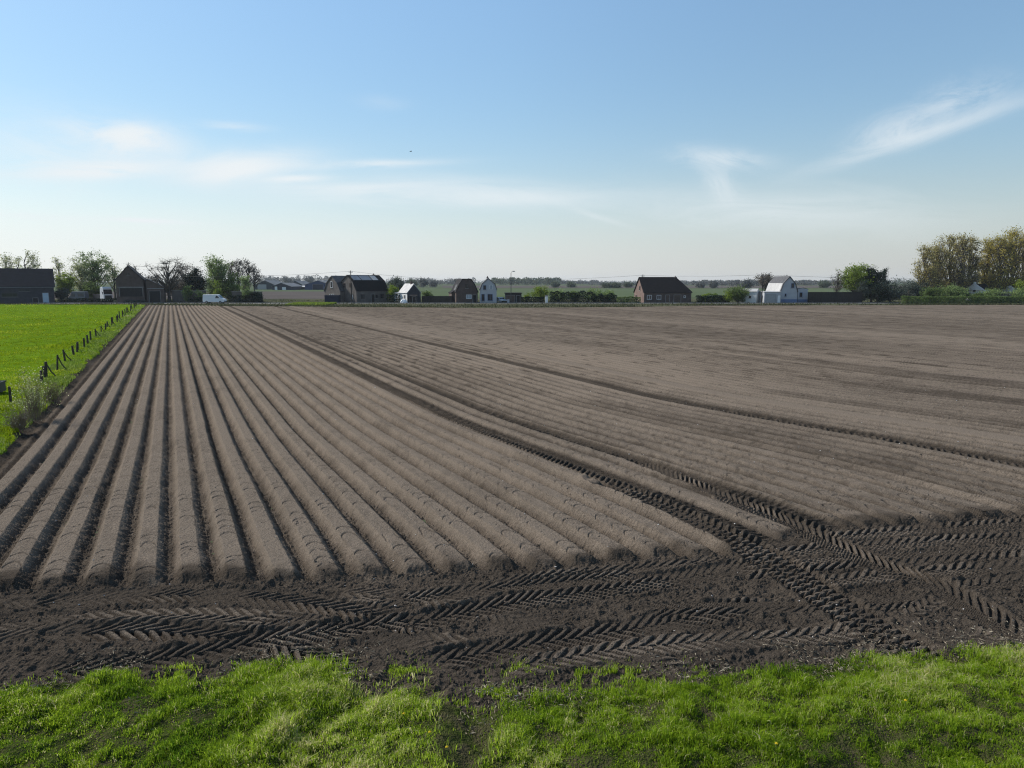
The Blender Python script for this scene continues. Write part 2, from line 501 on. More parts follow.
def stamp(xs, yss, zz, mm, tracks, seed):
    for ti, (pl, w, pitch, dep, dr) in enumerate(tracks, seed):
        P = np.array([gnd(*p) for p in pl])
        # smooth the polyline
        tt = np.linspace(0, len(P) - 1, len(P) * 4)
        P = np.stack([np.interp(tt, np.arange(len(P)), P[:, i]) for i in (0, 1)], 1)
        for _ in range(3):
            P[1:-1] = 0.25 * P[:-2] + 0.5 * P[1:-1] + 0.25 * P[2:]
        best = np.full(len(xs), 9.0); cc = np.zeros(len(xs)); ss = np.zeros(len(xs))
        acc = 0.0
        for a, b in zip(P[:-1], P[1:]):
            d = b - a
            ln = math.hypot(*d) + 1e-6
            t = ((xs - a[0]) * d[0] + (yss - a[1]) * d[1]) / ln
            tcl = np.clip(t, 0, ln)
            ex, ey = xs - a[0] - d[0] / ln * tcl, yss - a[1] - d[1] / ln * tcl
            ds = np.hypot(ex, ey)
            up = ds < best
            best = np.where(up, ds, best)
            cr = (-(xs - a[0]) * d[1] + (yss - a[1]) * d[0]) / ln
            cc = np.where(up, cr, cc)
            ss = np.where(up, acc + tcl, ss)
            acc += ln
        edge = w * (1 + 0.18 * vnoise(xs * 3, yss * 3, 91 + ti))
        m = (1 - sst(edge * 0.85, edge * 1.12, best)) * sst(0.0, 0.35, ss + 0.25 * vnoise(xs * 4, yss * 4, 95)) * sst(0.0, 0.4, acc - ss)
        side = np.sign(cc)
        ph = (ss - dr * np.abs(cc) * 1.25) / pitch + 0.5 * (side > 0)
        ph = ph + 0.45 * vnoise(xs * 1.7, yss * 1.7, 98)
        wave = np.sin(2 * np.pi * ph)
        if dr < 0 and dep > 1.1:                        # double wheels: rows of scalloped lumps
            row = np.floor(cc / (w * 0.62) + 0.5)
            ph = ss / (pitch * 0.95) + 0.5 * (row % 2) + 0.35 * np.abs(cc / (w * 0.62) + 0.5 - row - 0.5)
            wave = np.sin(2 * np.pi * ph) + 0.5 * np.cos(2 * np.pi * cc / (w * 0.62)) - 0.2
        lug = np.tanh(2.6 * (wave + 0.15))
        wear = np.clip(0.70 + 1.5 * vnoise(xs * 1.1, yss * 1.1, 97 + ti), 0.15, 1.15)
        zt = -0.075 * min(dep, 1.2) + 0.046 * dep * lug * wear + 0.018 * fbm(xs * 12, yss * 12, 99, 2)
        berm = np.exp(-((best - edge * 1.25) / 0.07) ** 2) * 0.03 * dep
        zz = zz * (1 - m) + zt * m + berm * (1 - m)
        mm = mm * (1 - m) + (0.78 - 0.50 * (lug > 0.1) * wear) * m  # drier lug tops, paled further to paint the sun on them
    return zz, mm


def headland(X, Y, z, moist_shade, rid):
    hd = -0.07 + 0.05 * fbm(X * 0.9, Y * 0.9, 81, 3) + 0.05 * fbm(X * 4.5, Y * 4.5, 82, 4, 0.6)
    cl = np.maximum(fbm(X * 9, Y * 9, 83, 3, 0.6), 0)
    hd += 0.055 * cl
    # older, half erased passes along the headland
    ph = (Y + 0.10 * X + 0.25 * vnoise(X * 0.3, Y * 0.3, 84)) / 0.33
    hd += 0.018 * np.sin(2 * np.pi * ph) * sst(-0.1, 0.25, vnoise(X * 0.25, Y * 0.5, 85))
    hm = 0.64 + 0.30 * fbm(X * 0.7, Y * 0.9, 86, 3)
    hd += 0.034 * fbm(X * 1.6, Y * 8.5 + 1.2 * vnoise(X * 0.6, Y * 0.8, 87), 88, 3, 0.6)      # dragged and smeared soil
    near = Y < 26
    if near.any():
        hd[near], hm[near] = stamp(X[near], Y[near], hd[near].copy(), hm[near].copy(), TRACKS, 0)
    # --- ridge ends
    db = Y - interp_line(bnd, X) + 0.10 * vnoise(X * 2.5, Y * 2.5, 101) + 0.25 * vnoise(X * 0.5, rid * 1.3, 102) * 0.8
    wr = sst(-0.05, 0.22, db)
    inr = np.exp(-((db - 0.0) / 0.25) ** 2)
    hd += inr * 0.05 * fbm(X * 6, Y * 6, 103, 3)
    z = z * wr + hd * (1 - wr)
    endm = sst(0.5, 0.0, db) * wr  # ridge ends darkened: shade of their backlit near faces put into the colour
    wm = sst(-0.15, 0.9, db + 0.7 * fbm(X * 1.4, Y * 1.4, 105, 3))
    moist_shade = moist_shade * wm + hm * (1 - wm) + 0.25 * endm * sst(-0.1, 0.2, vnoise(X * 3, Y * 3, 104) + 0.1)
    near = Y < 22
    if near.any():
        z[near], moist_shade[near] = stamp(X[near], Y[near], z[near].copy(), moist_shade[near].copy(), OVER_TRACKS, 30)
    return z, moist_shade


def soil_height(X, Y):
    u, v = uv_of(X, Y)
    fade = sst(120, 60, Y)                                 # tiny clods stop mattering far away
    vf_ = vfan(u, v)
    # --- ridges
    k = (vfan(u, v) - V0) / SPC
    wob = 0.035 * vnoise(u * 0.35, np.round(k) * 3.1, 5) + 0.012 * vnoise(u * 2.2, np.round(k) * 5.3, 6)
    q = (k + wob) - np.round(k + wob)
    aq = np.abs(q)
    rid = np.round(k)
    flat = sst(V_RUT1 - 0.6, V_RUT1 + 1.2, vf_)             # right of the first rut the beds lie flatter
    e_ = np.where(q > 0, 0.475, 0.40)
    prof_l = 1 - (0.15 * sst(0.19, e_, aq) + 0.85 * np.clip((aq - 0.215) / (e_ - 0.215), 0, 1))
    pb_ = sst(16, 34, Y)
    prof_r = (1 - sst(0.30, 0.46, aq)) * (1 - pb_) + (0.5 + 0.5 * np.cos(2 * np.pi * q)) * pb_
    vary = 1 + 0.25 * (_hash(rid, rid * 0 + 3, 21) - 0.5)
    amp_l, amp_r = 0.220 * vary, (0.100 + 0.03 * sst(0, 30, V_RUT1 + 45 - v)) * vary
    z = (prof_l * amp_l) * (1 - flat) + (prof_r * amp_r) * flat - (0.12 * (1 - flat) + 0.05 * flat)
    lod = 1 - flat * sst(45, 85, Y)
    z = z * lod
    crest = sst(0.35, 0.1, aq)
    # crusted, cracked crests: little arcs pressed by the ridging hood
    arcn = vnoise(u * 2.6 + aq * 3.0, rid * 7.7, 31) + 0.5
    arc_ph = (u * 2.2 + 1.4 * q * q * 6 + 2.4 * vnoise(u * 0.7, rid * 2.0, 32)) % 1.0
    arc = np.exp(-((arc_ph - 0.5) / 0.07) ** 2) * (arcn > 0.5) * (1 - sst(0.18, 0.30, aq))
    z -= (0.022 * (1 - flat) + 0.024 * flat) * arc * sst(34, 20, Y)
    rough = (0.020 * fbm(u * 5, v * 5, 41, 3) + 0.024 * fbm(u * 14, v * 14, 42, 3, 0.6)) * sst(60, 28, Y)
    z += rough * (0.42 + 1.1 * sst(0.22, 0.4, aq)) * (1 - 0.55 * flat)
    slump = sst(0.05, 0.3, vnoise(u * 1.1, rid * 9.1 + np.sign(q), 43)) * sst(0.16, 0.30, aq) * (1 - flat)
    z -= 0.035 * slump * (0.5 + fbm(u * 6, v * 6, 44, 2)) * sst(60, 30, Y)
    # dotted clods on the flat beds
    cl = np.maximum(vnoise(u * 3.2, v * 7.5, 51), 0) * 2
    z += flat * 0.022 * sst(0.28, 0.75, cl) * sst(45, 25, Y)
    moist_shade = 0.02 + 0.37 * sst(0.24, 0.44, aq) * (1 - 0.45 * flat) * lod + 0.28 * arc * sst(36, 20, Y) + 0.04 * flat + 0.42 * flat * lod * (sst(0.34, 0.46, aq) * (1 - pb_) + 0.5 * (0.5 - 0.5 * np.cos(2 * np.pi * q)) ** 2 * pb_) * (0.5 + 1.2 * vnoise(u * 0.8, rid * 3.3, 67))  # damp furrows and grooves, darkened further to paint shade below lit crests
    sb_ = sst(22, 48, Y)
    spk = vnoise(u * 4.5, v * 9, 63) * (1 - sb_) + 1.25 * vnoise(u * 0.9 + 0.37 * v, v * 3.1 + 0.2 * u, 69) * sb_
    moist_shade += (0.12 + (0.08 + 0.22 * sst(25, 50, Y)) * flat) * sst(0.20, 0.36, spk) * np.where(flat * (1 - lod) > 0.5, 0.6, sst(0.2, 0.45, aq + 0.12 * flat))  # dark specks paint the dots of shade that clods cast
    moist_shade += 0.22 * flat * sst(0.1, 0.3, vnoise(u * 0.05, rid * 0.37, 64)) * lod + 0.16 * (fbm(u * 2.5, v * 6, 65, 3)) * sst(80, 40, Y)
    moist_shade += 0.10 * (vnoise(u * 0.12, rid * 4.4, 61)) * lod + flat * (0.22 * vnoise(u * 0.02, v * 0.33, 62) + 0.20 * vnoise(u * 0.012, v * 0.09, 66) + 0.12 * (1 - lod))
    # every fourth furrow or so was driven: darker and rougher
    drv = ((rid + 0 * q) % 4 == 1) & (q > 0.2)
    moist_shade = np.where(drv & (flat < 0.5), moist_shade + 0.15, moist_shade)
    # --- ruts along the beds
    for vr, w, dep, dk, far in ((V_RUT1, 0.36, 0.04, 0.80, 1), (V_RUT2, 0.34, 0.04, 0.78, 1), (V_RUT3, 0.40, 0.03, 0.68, 1),
                                (V_RUT3 - 1.65, 0.2, 0.03, 0.15, 0), (V_RUT5, 0.5, 0.05, 0.32, 0), (V_RUT6, 0.6, 0.05, 0.35, 0),
                                (V_RUT3 + 3.2, 0.25, 0.03, 0.2, 0), (0.5 * (V_RUT2 + V_RUT3), 0.22, 0.035, 0.25, 0), (V_RUT5 - 9.5, 0.5, 0.03, 0.2, 0),
                                (V_RUT5 - 12.5, 0.5, 0.03, 0.22, 0), (V_RUT5 - 20, 0.6, 0.03, 0.2, 0)):
        sel = np.abs(vf_ - vr) < w * 1.15 + 0.08
        if not sel.any():
            continue
        us_, vs_ = u[sel], vf_[sel]
        c = vs_ - vr + 0.06 * vnoise(us_ * 0.25, us_ * 0 + vr, 71)
        m = 1 - (sst(w * 0.75, w * 1.15, np.abs(c)) if far else sst(w * 0.1, w * 1.1, np.abs(c)))
        ph = (us_ + np.abs(c) * 0.8) / 0.24
        lug = np.tanh(2.2 * np.sin(2 * np.pi * (ph + 0.4 * vnoise(us_ * 1.7, c * 3, 76)))) * (1.3 if far else 0.0) * sst(42, 26, Y[sel])
        zr = -0.05 - dep * 0.4 + 0.028 * lug * (1 + 0.8 * vnoise(us_ * 3, c * 6, 72)) + 0.03 * fbm(us_ * 4, vs_ * 6, 73, 3) * sst(70, 30, Y[sel])
        z[sel] = z[sel] * (1 - m) + zr * m
        moist_shade[sel] = moist_shade[sel] * (1 - m) + (moist_shade[sel] * 0.6 + dk * (0.78 + 0.22 * sst(60, 25, Y[sel]) - 0.25 * lug) + 0.3 * vnoise(us_ * 1.3, c * 5, 75)) * m
    c = vf_ - V_PALE
    m = 1 - sst(0.35, 0.6, np.abs(c))
    z = z * (1 - m) + (0.07 + 0.01 * fbm(u * 6, v * 6, 74, 3)) * m
    moist_shade = moist_shade * (1 - m) + (moist_shade * 0.2 - 0.12) * m
    nb_ = Y < 30
    if nb_.any():
        z[nb_], moist_shade[nb_] = headland(X[nb_], Y[nb_], z[nb_], moist_shade[nb_], rid[nb_])
    # --- left flank: furrow then bank up to the turf
    lf = sst(V_LEFT_RIDGE - 0.35, V_LEFT_RIDGE - 0.75, v)
    zl = -0.10 + 0.06 * fbm(X * 3, Y * 3, 111, 4, 0.6) * fade + 0.25 * sst(V_LEFT_RIDGE - 0.7, V_GRASS - 0.3, v)
    z = z * (1 - lf) + zl * lf
    moist_shade = moist_shade * (1 - lf) + (0.72 + 0.3 * fbm(X * 0.8, Y * 0.8, 112, 3)) * lf
    return z, moist_shade


def pasture_height(X, Y):
    return 0.14 + 0.05 * fbm(X * 0.5, Y * 0.5, 121, 3) + 0.035 * fbm(X * 3.1, Y * 3.1, 122, 3) * sst(110, 50, Y)


def verge_height(X, Y):
    d = interp_line(vrg, X) - Y
    return -0.04 + 0.10 * sst(-0.1, 1.2, d) + 0.14 * fbm(X * 0.8, Y * 0.8, 131, 3) + 0.12 * fbm(X * 2.3, Y * 2.3, 132, 3)


def masks(X, Y):
    u, v = uv_of(X, Y)
    pas = (V_GRASS + 0.35 * fbm(u * 0.7, u * 0 + 1.0, 141, 3) + 0.2 * vnoise(X * 2, Y * 2, 142)) - v      # >0 pasture
    ver = interp_line(vrg, X) + 0.30 * fbm(X * 1.3, Y * 1.3, 143, 4, 0.6) - Y                                 # >0 verge
    # pasture stops at the headland
    pas = np.minimum(pas, Y - (interp_line(bnd, X) + 0.3 + 0.4 * vnoise(X, Y, 144)) + 2.5)
    return pas, ver


tx, ys = grid_axes()
TX, YY = np.meshgrid(tx, ys)
XX = TX * YY
nx, ny = len(tx), len(ys)
print('grid', nx, ny, nx * ny)
XF, YF = XX.ravel(), YY.ravel()
Zs, MO = soil_height(XF, YF)
pm, vm = masks(XF, YF)
wp = sst(-0.15, 0.25, pm)
wv = sst(-0.2, 0.3, vm)
Z = Zs * (1 - wp) + pasture_height(XF, YF) * wp
Z = Z * (1 - wv) + verge_height(XF, YF) * wv
FEND = interp_line(fend, XF)
Z = np.where(YF > FEND - 2.5, Z * sst(0, 2.0, FEND - YF) - 0.10 * (1 - sst(0, 2.0, FEND - YF)), Z)
VERT = np.stack([XF, YF, Z], 1)
idx = np.arange(nx * ny).reshape(ny, nx)
Q = np.stack([idx[:-1, :-1], idx[:-1, 1:], idx[1:, 1:], idx[1:, :-1]], -1).reshape(-1, 4)
qc = Q[:, 0]
is_end = YF[qc] > FEND[qc]
is_v = (vm[qc] > 0) & ~is_end
is_p = (pm[qc] > 0) & ~is_v & ~is_end
is_s = ~is_v & ~is_p & ~is_end


def sub(name, mask, m, attr=False):
    q = Q[mask]
    used, inv = np.unique(q, return_inverse=True)
    at = {'moist_shade': ('POINT', MO[used])} if attr else None
    o = build(name, VERT[used], [inv.reshape(-1, 4)], m, attrs=at, smooth=YF[q[:, 0]] > 19.0)
    return o


tag(sub('ploughed_field', is_s, M['soil'], True), kind='structure')
tag(sub('pasture', is_p, M['pasture']), kind='structure')
tag(sub('grass_verge', is_v, M['turf']), kind='structure')


def sheet(name, pts, m, z=0.0, kind='structure'):
    g = Geo()
    g.poly([(x, y, z) for x, y in pts])
    return tag(g.build(name, m), kind=kind)


# the plain the farms stand on
_g = Geo()
_g.add([(-2600, -400, -0.16), (2600, -400, -0.16), (2600, 3200, -0.16), (-2600, 3200, -0.16)], [(0, 1, 2, 3)])
tag(_g.build('ground', M['far_green']), kind='structure')
# rough verge between field end and road, road, yards
fx = np.linspace(-190, 190, 160)
fy = interp_line(fend, fx)
g = Geo()
vv = np.concatenate([np.stack([fx, fy - 0.1, np.full_like(fx, -0.085)], 1), np.stack([fx, np.full_like(fx, 184.0), np.full_like(fx, -0.04)], 1)])
n_ = len(fx)
g.add(vv, [(i, i + 1, n_ + i + 1, n_ + i) for i in range(n_ - 1)])
tag(g.build('roadside_verge', M['yard']), kind='structure')
sheet('road', [(-260, 184), (260, 184), (260, 188.6), (-260, 188.6)], M['asphalt'], -0.02)
g = Geo()
g.box(-260, 260, 188.6, 188.8, -0.15, 0.08)
tag(g.build('kerb', M['concrete']), kind='structure')
sheet('yards', [(-260, 188.8), (260, 188.8), (300, 232), (-300, 232)], M['yard'], -0.01)
sheet('gravel_drive', [(X_at(148, 184.5), 184.4), (X_at(290, 184.5), 184.4), (X_at(290, 186.5), 186.2), (X_at(148, 186.5), 186.2)], M['gravel'], -0.012)
sheet('far_bare_field', [(-260, 232.5), (-40, 232.5), (-60, 400), (-300, 400)], M['far_soil'], -0.08)
sheet('far_crop_field', [(-320, 402), (-40, 402), (-60, 560), (-420, 560)], M['far_crop'], -0.07)
sheet('far_meadow', [(-38, 260), (170, 260), (240, 520), (-60, 520)], M['far_crop'], -0.075)
sheet('far_soil_field', [(-60, 620), (420, 620), (620, 900), (-90, 900)], M['far_soil'], -0.07)

# ------------------------------------------------------------------ vegetation
def quads_at(P, size, r, up_bias=0.0, aspect=0.6):
    """one rhombic leaf clump per point"""
    n = len(P)
    a = r.normal(size=(n, 3)); a[:, 2] *= (1 - up_bias); a /= np.linalg.norm(a, axis=1)[:, None]
    b = r.normal(size=(n, 3)); b -= a * (a * b).sum(1)[:, None]; b /= np.linalg.norm(b, axis=1)[:, None]
    s = (np.asarray(size) * r.uniform(0.6, 1.35, n))[:, None]
    v = np.stack([P - a * s * 0.5, P + b * s * aspect * 0.5, P + a * s * 0.5, P - b * s * aspect * 0.5], 1)
    f = np.arange(4 * n).reshape(n, 4)
    return v.reshape(-1, 3), f


def cones(A, B, ra):
    """thin three sided twigs from A to B"""
    n = len(A)
    d = B - A
    d = d / (np.linalg.norm(d, axis=1)[:, None] + 1e-9)
    up = np.where(np.abs(d[:, 2:3]) > 0.9, np.array([[1.0, 0, 0]]), np.array([[0, 0, 1.0]]))
    a = np.cross(d, up); a /= np.linalg.norm(a, axis=1)[:, None]
    b = np.cross(d, a)
    ra = np.broadcast_to(np.asarray(ra, float), (n,))[:, None]
    v = np.stack([A + a * ra, A + (-0.5 * a + 0.87 * b) * ra, A + (-0.5 * a - 0.87 * b) * ra, B], 1).reshape(-1, 3)
    o = np.arange(n)[:, None] * 4
    t = np.concatenate([o + np.array([[0, 1, 3]]), o + np.array([[1, 2, 3]]), o + np.array([[2, 0, 3]])])
    return v, t


def tree(name, label, cat, px, Y, top_py, wpx, style='broad', leaf='mid', bark='bark', cb=0.25, nl=2600, ls=0.34, K=34, tw=9,
         group=None, lean=0.0, base_z=-0.03, trunk_r=None, seed=0, density=1.0, rag=0.2, px_base=None):
    r = np.random.default_rng(seed * 31 + int(px * 7) + 5)
    X = X_at(px, Y)
    H = hgt(top_py, Y) - base_z
    R = wpx * 0.5 * (Y * CP) / FPX
    t = thing(name, (X, Y, base_z), label, cat, r.uniform(0, 6.28) if not lean else 0, group)
    tr = trunk_r or max(0.10, H * 0.022)
    # cluster centres
    zc, hz = H * (cb + 1) / 2, H * (1 - cb) / 2
    K = int(K * 1.35)
    d = r.normal(size=(K, 3)); d /= np.linalg.norm(d, axis=1)[:, None]
    rad = r.uniform(0.15, 0.92, K) ** 0.6
    C = d * rad[:, None]
    if style == 'poplar':
        C[:, 2] = r.uniform(-1, 0.97, K)
        env = np.sqrt(np.clip(1 - np.abs(C[:, 2]) ** 2.6, 0.05, 1))
        ang = r.uniform(0, 6.28, K); rr = r.uniform(0.15, 0.9, K) ** 0.7
        C[:, 0], C[:, 1] = np.cos(ang) * rr * env, np.sin(ang) * rr * env
    if style == 'conifer':
        C[:, 2] = 2 * r.uniform(0, 0.97, K) ** 1.4 - 1
        env = np.clip((1 - C[:, 2]) / 2, 0.04, 1) ** 0.85
        ang = r.uniform(0, 6.28, K); rr = r.uniform(0.2, 0.9, K) ** 0.6
        C[:, 0], C[:, 1] = np.cos(ang) * rr * env, np.sin(ang) * rr * env
    if style == 'shrub':
        C[:, 2] = np.where(C[:, 2] < -0.2, C[:, 2] * 0.9 - 0.05, C[:, 2])
    C *= (1 + rag * r.normal(size=(K, 1)) * 0.5)
    C = np.clip(C, -1.08, 1.0)
    Cw = np.stack([C[:, 0] * R + lean * H * (0.5 + 0.5 * C[:, 2]) * 0.5, C[:, 1] * R, zc + C[:, 2] * hz], 1)
    Cw[:, 2] *= 0.92 if style != 'poplar' else 0.93
    # trunk and limbs
    g = Geo()
    th = H * (0.74 if style in ('poplar', 'conifer') else min(0.62, cb + 0.32))
    zs = np.linspace(0, th, 6)
    bend = np.cumsum(r.normal(size=(6, 2)) * 0.012 * H, 0); bend[0] = 0
    TP = np.stack([bend[:, 0] + lean * zs * 0.5, bend[:, 1], zs], 1)
    g.tube(TP, np.interp(zs, [0, 0.08 * H, th], [tr * 1.5, tr, tr * 0.3]), 7)
    steep = {'poplar': 2.2, 'conifer': 0.1, 'shrub': 1.2}.get(style, 1.15)
    for c in Cw:
        rxy = math.hypot(c[0], c[1])
        z0 = np.clip(c[2] - rxy * steep - 0.05 * H, (0.02 if style == 'shrub' else 0.6 * cb) * H, th)
        p0 = np.array([np.interp(z0, zs, TP[:, 0]), np.interp(z0, zs, TP[:, 1]), z0])
        mid = p0 * 0.45 + c * 0.55 + np.array([0, 0, -0.03 * H if style != 'broad' else -0.015 * H]) + r.normal(size=3) * 0.02 * H
        s = np.linspace(0, 1, 4)[:, None]
        pts = p0 * (1 - s) ** 2 + mid * 2 * s * (1 - s) + c * s ** 2
        g.tube(pts, tr * np.array([0.42, 0.30, 0.2, 0.10]), 4, False)
    nt_ = K * tw
    ci = np.repeat(np.arange(K), tw)
    sp = min(R * (0.36 if style != 'poplar' else 0.38), 1.5)
    off = r.normal(size=(nt_, 3)) * np.array([sp, sp, sp * (1.0 if style != 'poplar' else 1.5)])
    off = np.clip(off, -1.6 * sp, 1.6 * sp)
    off[:, 2] = np.abs(off[:, 2]) * (1 if style in ('poplar',) else 0.75) - 0.25 * sp * r.uniform(0, 1, nt_)
    E = Cw[ci] + off
    E[:, 2] = np.maximum(E[:, 2], 0.02 * H)
    v, tt = cones(Cw[ci], E, max(0.018, tr * 0.10))
    g.add(v, (), tt)
    g.build('trunk', M[bark], t)
    # crown
    n1 = int(nl * 2.1)
    ci2 = r.integers(0, nt_, n1)
    f = r.uniform(-0.1, 1.12, n1)[:, None]
    P = Cw[ci[ci2]] * (1 - f) + E[ci2] * f + r.normal(size=(n1, 3)) * ls * 0.9
    P[:, 2] = np.maximum(P[:, 2], 0.03 * H + ls * 0.3)
    v, q = quads_at(P, ls, r)
    clump = r.uniform(0, 1, K)
    tint = np.clip(0.55 * clump[ci[ci2]] + 0.45 * r.uniform(0, 1, n1), 0, 1)
    build('crown', v, [q], L[leaf], t, attrs={'tint': ('FACE', tint)})
    return t


def hedge(label, px0, px1, Y, h_px_top, depth=1.2, leaf='dark', ls=0.22, name='hedge', cat='hedge', rough=0.12, base_z=-0.05, group=None, dens=1.0, rz=0.0, trim=True):
    r = np.random.default_rng(int(px0 * 13 + px1 * 7))
    x0, x1 = X_at(px0, Y), X_at(px1, Y)
    ln = abs(x1 - x0)
    Hh = hgt(h_px_top, Y) - base_z
    t = thing(name, ((x0 + x1) / 2, Y + depth / 2, base_z), label, cat, rz, group)
    # stems: a thicket of thin stems filling the inside
    g = Geo()
    ns = int(ln * 6) + 4
    A = np.stack([r.uniform(-ln / 2 + 0.1, ln / 2 - 0.1, ns), r.uniform(-depth * 0.3, depth * 0.3, ns), np.zeros(ns)], 1)
    B = A + np.stack([r.normal(size=ns) * 0.3, r.normal(size=ns) * 0.15, r.uniform(0.55, 0.92, ns) * Hh], 1)
    v, tt = cones(A, B, 0.05)
    g.add(v, (), tt)
    g.build('stems', M['bark'], t)
    n1 = int(dens * (ln * Hh * 2 + ln * depth * 1.5) / (ls * ls) * 2.3) + 200
    P = np.stack([r.uniform(-ln / 2, ln / 2, n1), r.uniform(-1, 1, n1), r.uniform(0, 1, n1)], 1)
    shell = r.uniform(0, 1, n1) < 0.6
    which = r.integers(0, 3, n1)
    P[shell & (which == 0), 1] = -1
    P[shell & (which == 1), 2] = 1
    P[shell & (which == 2), 1] = 1
    top = Hh * (1 - rough * 0.5 + rough * 1.4 * fbm(P[:, 0] * (0.5 if trim else 0.33) + px0, P[:, 0] * 0, 151, 3))
    if not trim:
        top *= np.sqrt(np.clip(1.05 - np.abs(P[:, 0] / (ln / 2)) ** 4, 0.25, 1))
    P[:, 1] *= depth / 2 * (1 - 0.25 * P[:, 2])
    P[:, 2] *= top
    P += r.normal(size=(n1, 3)) * ls * 0.3
    P[:, 2] = np.maximum(P[:, 2], ls * 0.3)
    v, q = quads_at(P, ls * 1.25, r)
    tint = np.clip(0.5 + 0.9 * fbm(P[:, 0] * 0.8, P[:, 2] * 0.8, 152, 3) + r.uniform(-0.3, 0.3, n1), 0, 1)
    build('foliage', v, [q], L[leaf], t, attrs={'tint': ('FACE', tint)})
    return t


def blades(X, Y, Z, h, w, r, lean=0.5, tint=None, dirb=None):
    """bent grass blades: five vertices each"""
    n = len(X)
    th = r.uniform(0, 2 * np.pi, n)
    la = r.uniform(0, 2 * np.pi, n) if dirb is None else dirb
    lx, ly = np.cos(la) * lean * h * r.uniform(0.2, 1, n), np.sin(la) * lean * h * r.uniform(0.2, 1, n)
    cx, cy = np.cos(th) * w * 0.5, np.sin(th) * w * 0.5
    B0 = np.stack([X - cx, Y - cy, Z - 0.02], 1)
    B1 = np.stack([X + cx, Y + cy, Z - 0.02], 1)
    M0 = np.stack([X + lx * 0.35 - cx * 0.8, Y + ly * 0.35 - cy * 0.8, Z + h * 0.6], 1)
    M1 = np.stack([X + lx * 0.35 + cx * 0.8, Y + ly * 0.35 + cy * 0.8, Z + h * 0.6], 1)
    T = np.stack([X + lx, Y + ly, Z + h * (1 - 0.25 * lean)], 1)
    v = np.stack([B0, B1, M1, M0, T], 1).reshape(-1, 3)
    o = np.arange(n)[:, None] * 5
    q = o + np.array([[0, 1, 2, 3]])
    t = o + np.array([[3, 2, 4]])
    return v, q, t


def grass_obj(name, X, Y, Z, h, w, leaf, r, tint, lean=0.5):
    v, q, t = blades(X, Y, Z, h, w, r, lean)
    o = build(name, v, [q, t], L[leaf], attrs={'tint': ('FACE', np.concatenate([tint, tint]))})
    return tag(o, kind='stuff')


# --- foreground verge grass
r = np.random.default_rng(3)
n = 640000
Yg = 5.2 + (r.uniform(0, 1, n) ** 0.85) * 6.4
Xg = r.uniform(-1.0, 1.0, n) * (0.88 * Yg + 1.9)
pm_, vm_ = masks(Xg, Yg)
clump = 0.6 * fbm(Xg * 1.5, Yg * 1.5, 161, 3, 0.6) + 0.75 * fbm(Xg * 5.5, Yg * 5.5, 165, 3, 0.6)
bare_x, bare_y = gnd(462, 738)
bare = np.exp(-(((Xg - bare_x) / 0.55) ** 2 + ((Yg - bare_y) / 1.1) ** 2)) + 0.75 * np.exp(-(((Xg - bare_x - 0.2) / 0.8) ** 2 + ((Yg - bare_y - 1.5) / 0.9) ** 2))
prob = np.clip(1.22 + 1.7 * clump, 0.2, 1) * sst(-0.35, 0.35, vm_) * np.clip(1 - 1.25 * bare, 0.02, 1)
keep = (r.uniform(0, 1, n) < prob) & (vm_ > -0.3)
Xg, Yg, clump, vmk = Xg[keep], Yg[keep], clump[keep], vm_[keep]
pat = fbm(Xg * 0.45, Yg * 0.45, 162, 3)
hh = np.clip(0.060 + 0.17 * np.maximum(clump, -0.2) + 0.06 * pat, 0.025, 0.34) * r.uniform(0.5, 1.4, len(Xg))
for (cx_, cy_, rad_, add_) in [(*gnd(275, 705), 0.55, 0.15), (*gnd(300, 690), 0.5, 0.12), (*gnd(95, 695), 0.7, 0.08), (*gnd(600, 745), 0.3, 0.09), (*gnd(680, 700), 0.5, 0.07), (*gnd(850, 690), 0.6, 0.06), (*gnd(20, 715), 0.4, 0.08)]:
    hh += add_ * np.exp(-(((Xg - cx_) / rad_) ** 2 + ((Yg - cy_) / rad_) ** 2)) * r.uniform(0.3, 1.0, len(Xg))
Zg = verge_height(Xg, Yg) - 0.01
Zg = np.where(vmk < 0, Zg - 0.03, Zg)
tint = np.clip(0.34 + 0.85 * pat + 0.30 * clump + r.uniform(-0.30, 0.30, len(Xg)) + 0.55 * (r.uniform(0, 1, len(Xg)) < 0.05 + 0.12 * (fbm(Xg * 2, Yg * 2, 168, 2) > 0.1)), 0, 1)
grass_obj('grass', Xg, Yg, Zg, hh, np.full(len(Xg), 0.0078) * r.uniform(0.6, 1.5, len(Xg)) * np.where(r.uniform(0, 1, len(Xg)) < 0.03, 2.6, 1), 'grass', r, tint, 0.9)
print('grass blades', len(Xg))
# sprouts on the bare headland edge
n = 9000
cxs = np.array([gnd(px, py) for px, py in [(403, 668), (525, 665), (585, 672), (560, 690), (500, 690), (640, 676), (480, 700), (620, 668), (618, 690), (345, 672), (180, 668), (700, 672)]])
ci = r.integers(0, len(cxs), n)
Xs = cxs[ci, 0] + r.normal(size=n) * 0.25 * r.uniform(0.1, 1.3, n)
Ys = cxs[ci, 1] + r.normal(size=n) * 0.2 * r.uniform(0.1, 1.3, n)
ksp = vnoise(Xs * 9, Ys * 9, 167) > 0.02
Xs, Ys = Xs[ksp], Ys[ksp]
n = len(Xs)
grass_obj('grass_sprouts', Xs, Ys, np.full(n, -0.06), r.uniform(0.03, 0.10, n), np.full(n, 0.008), 'grass', r, np.clip(0.55 + r.normal(size=n) * 0.2, 0, 1), 0.7)
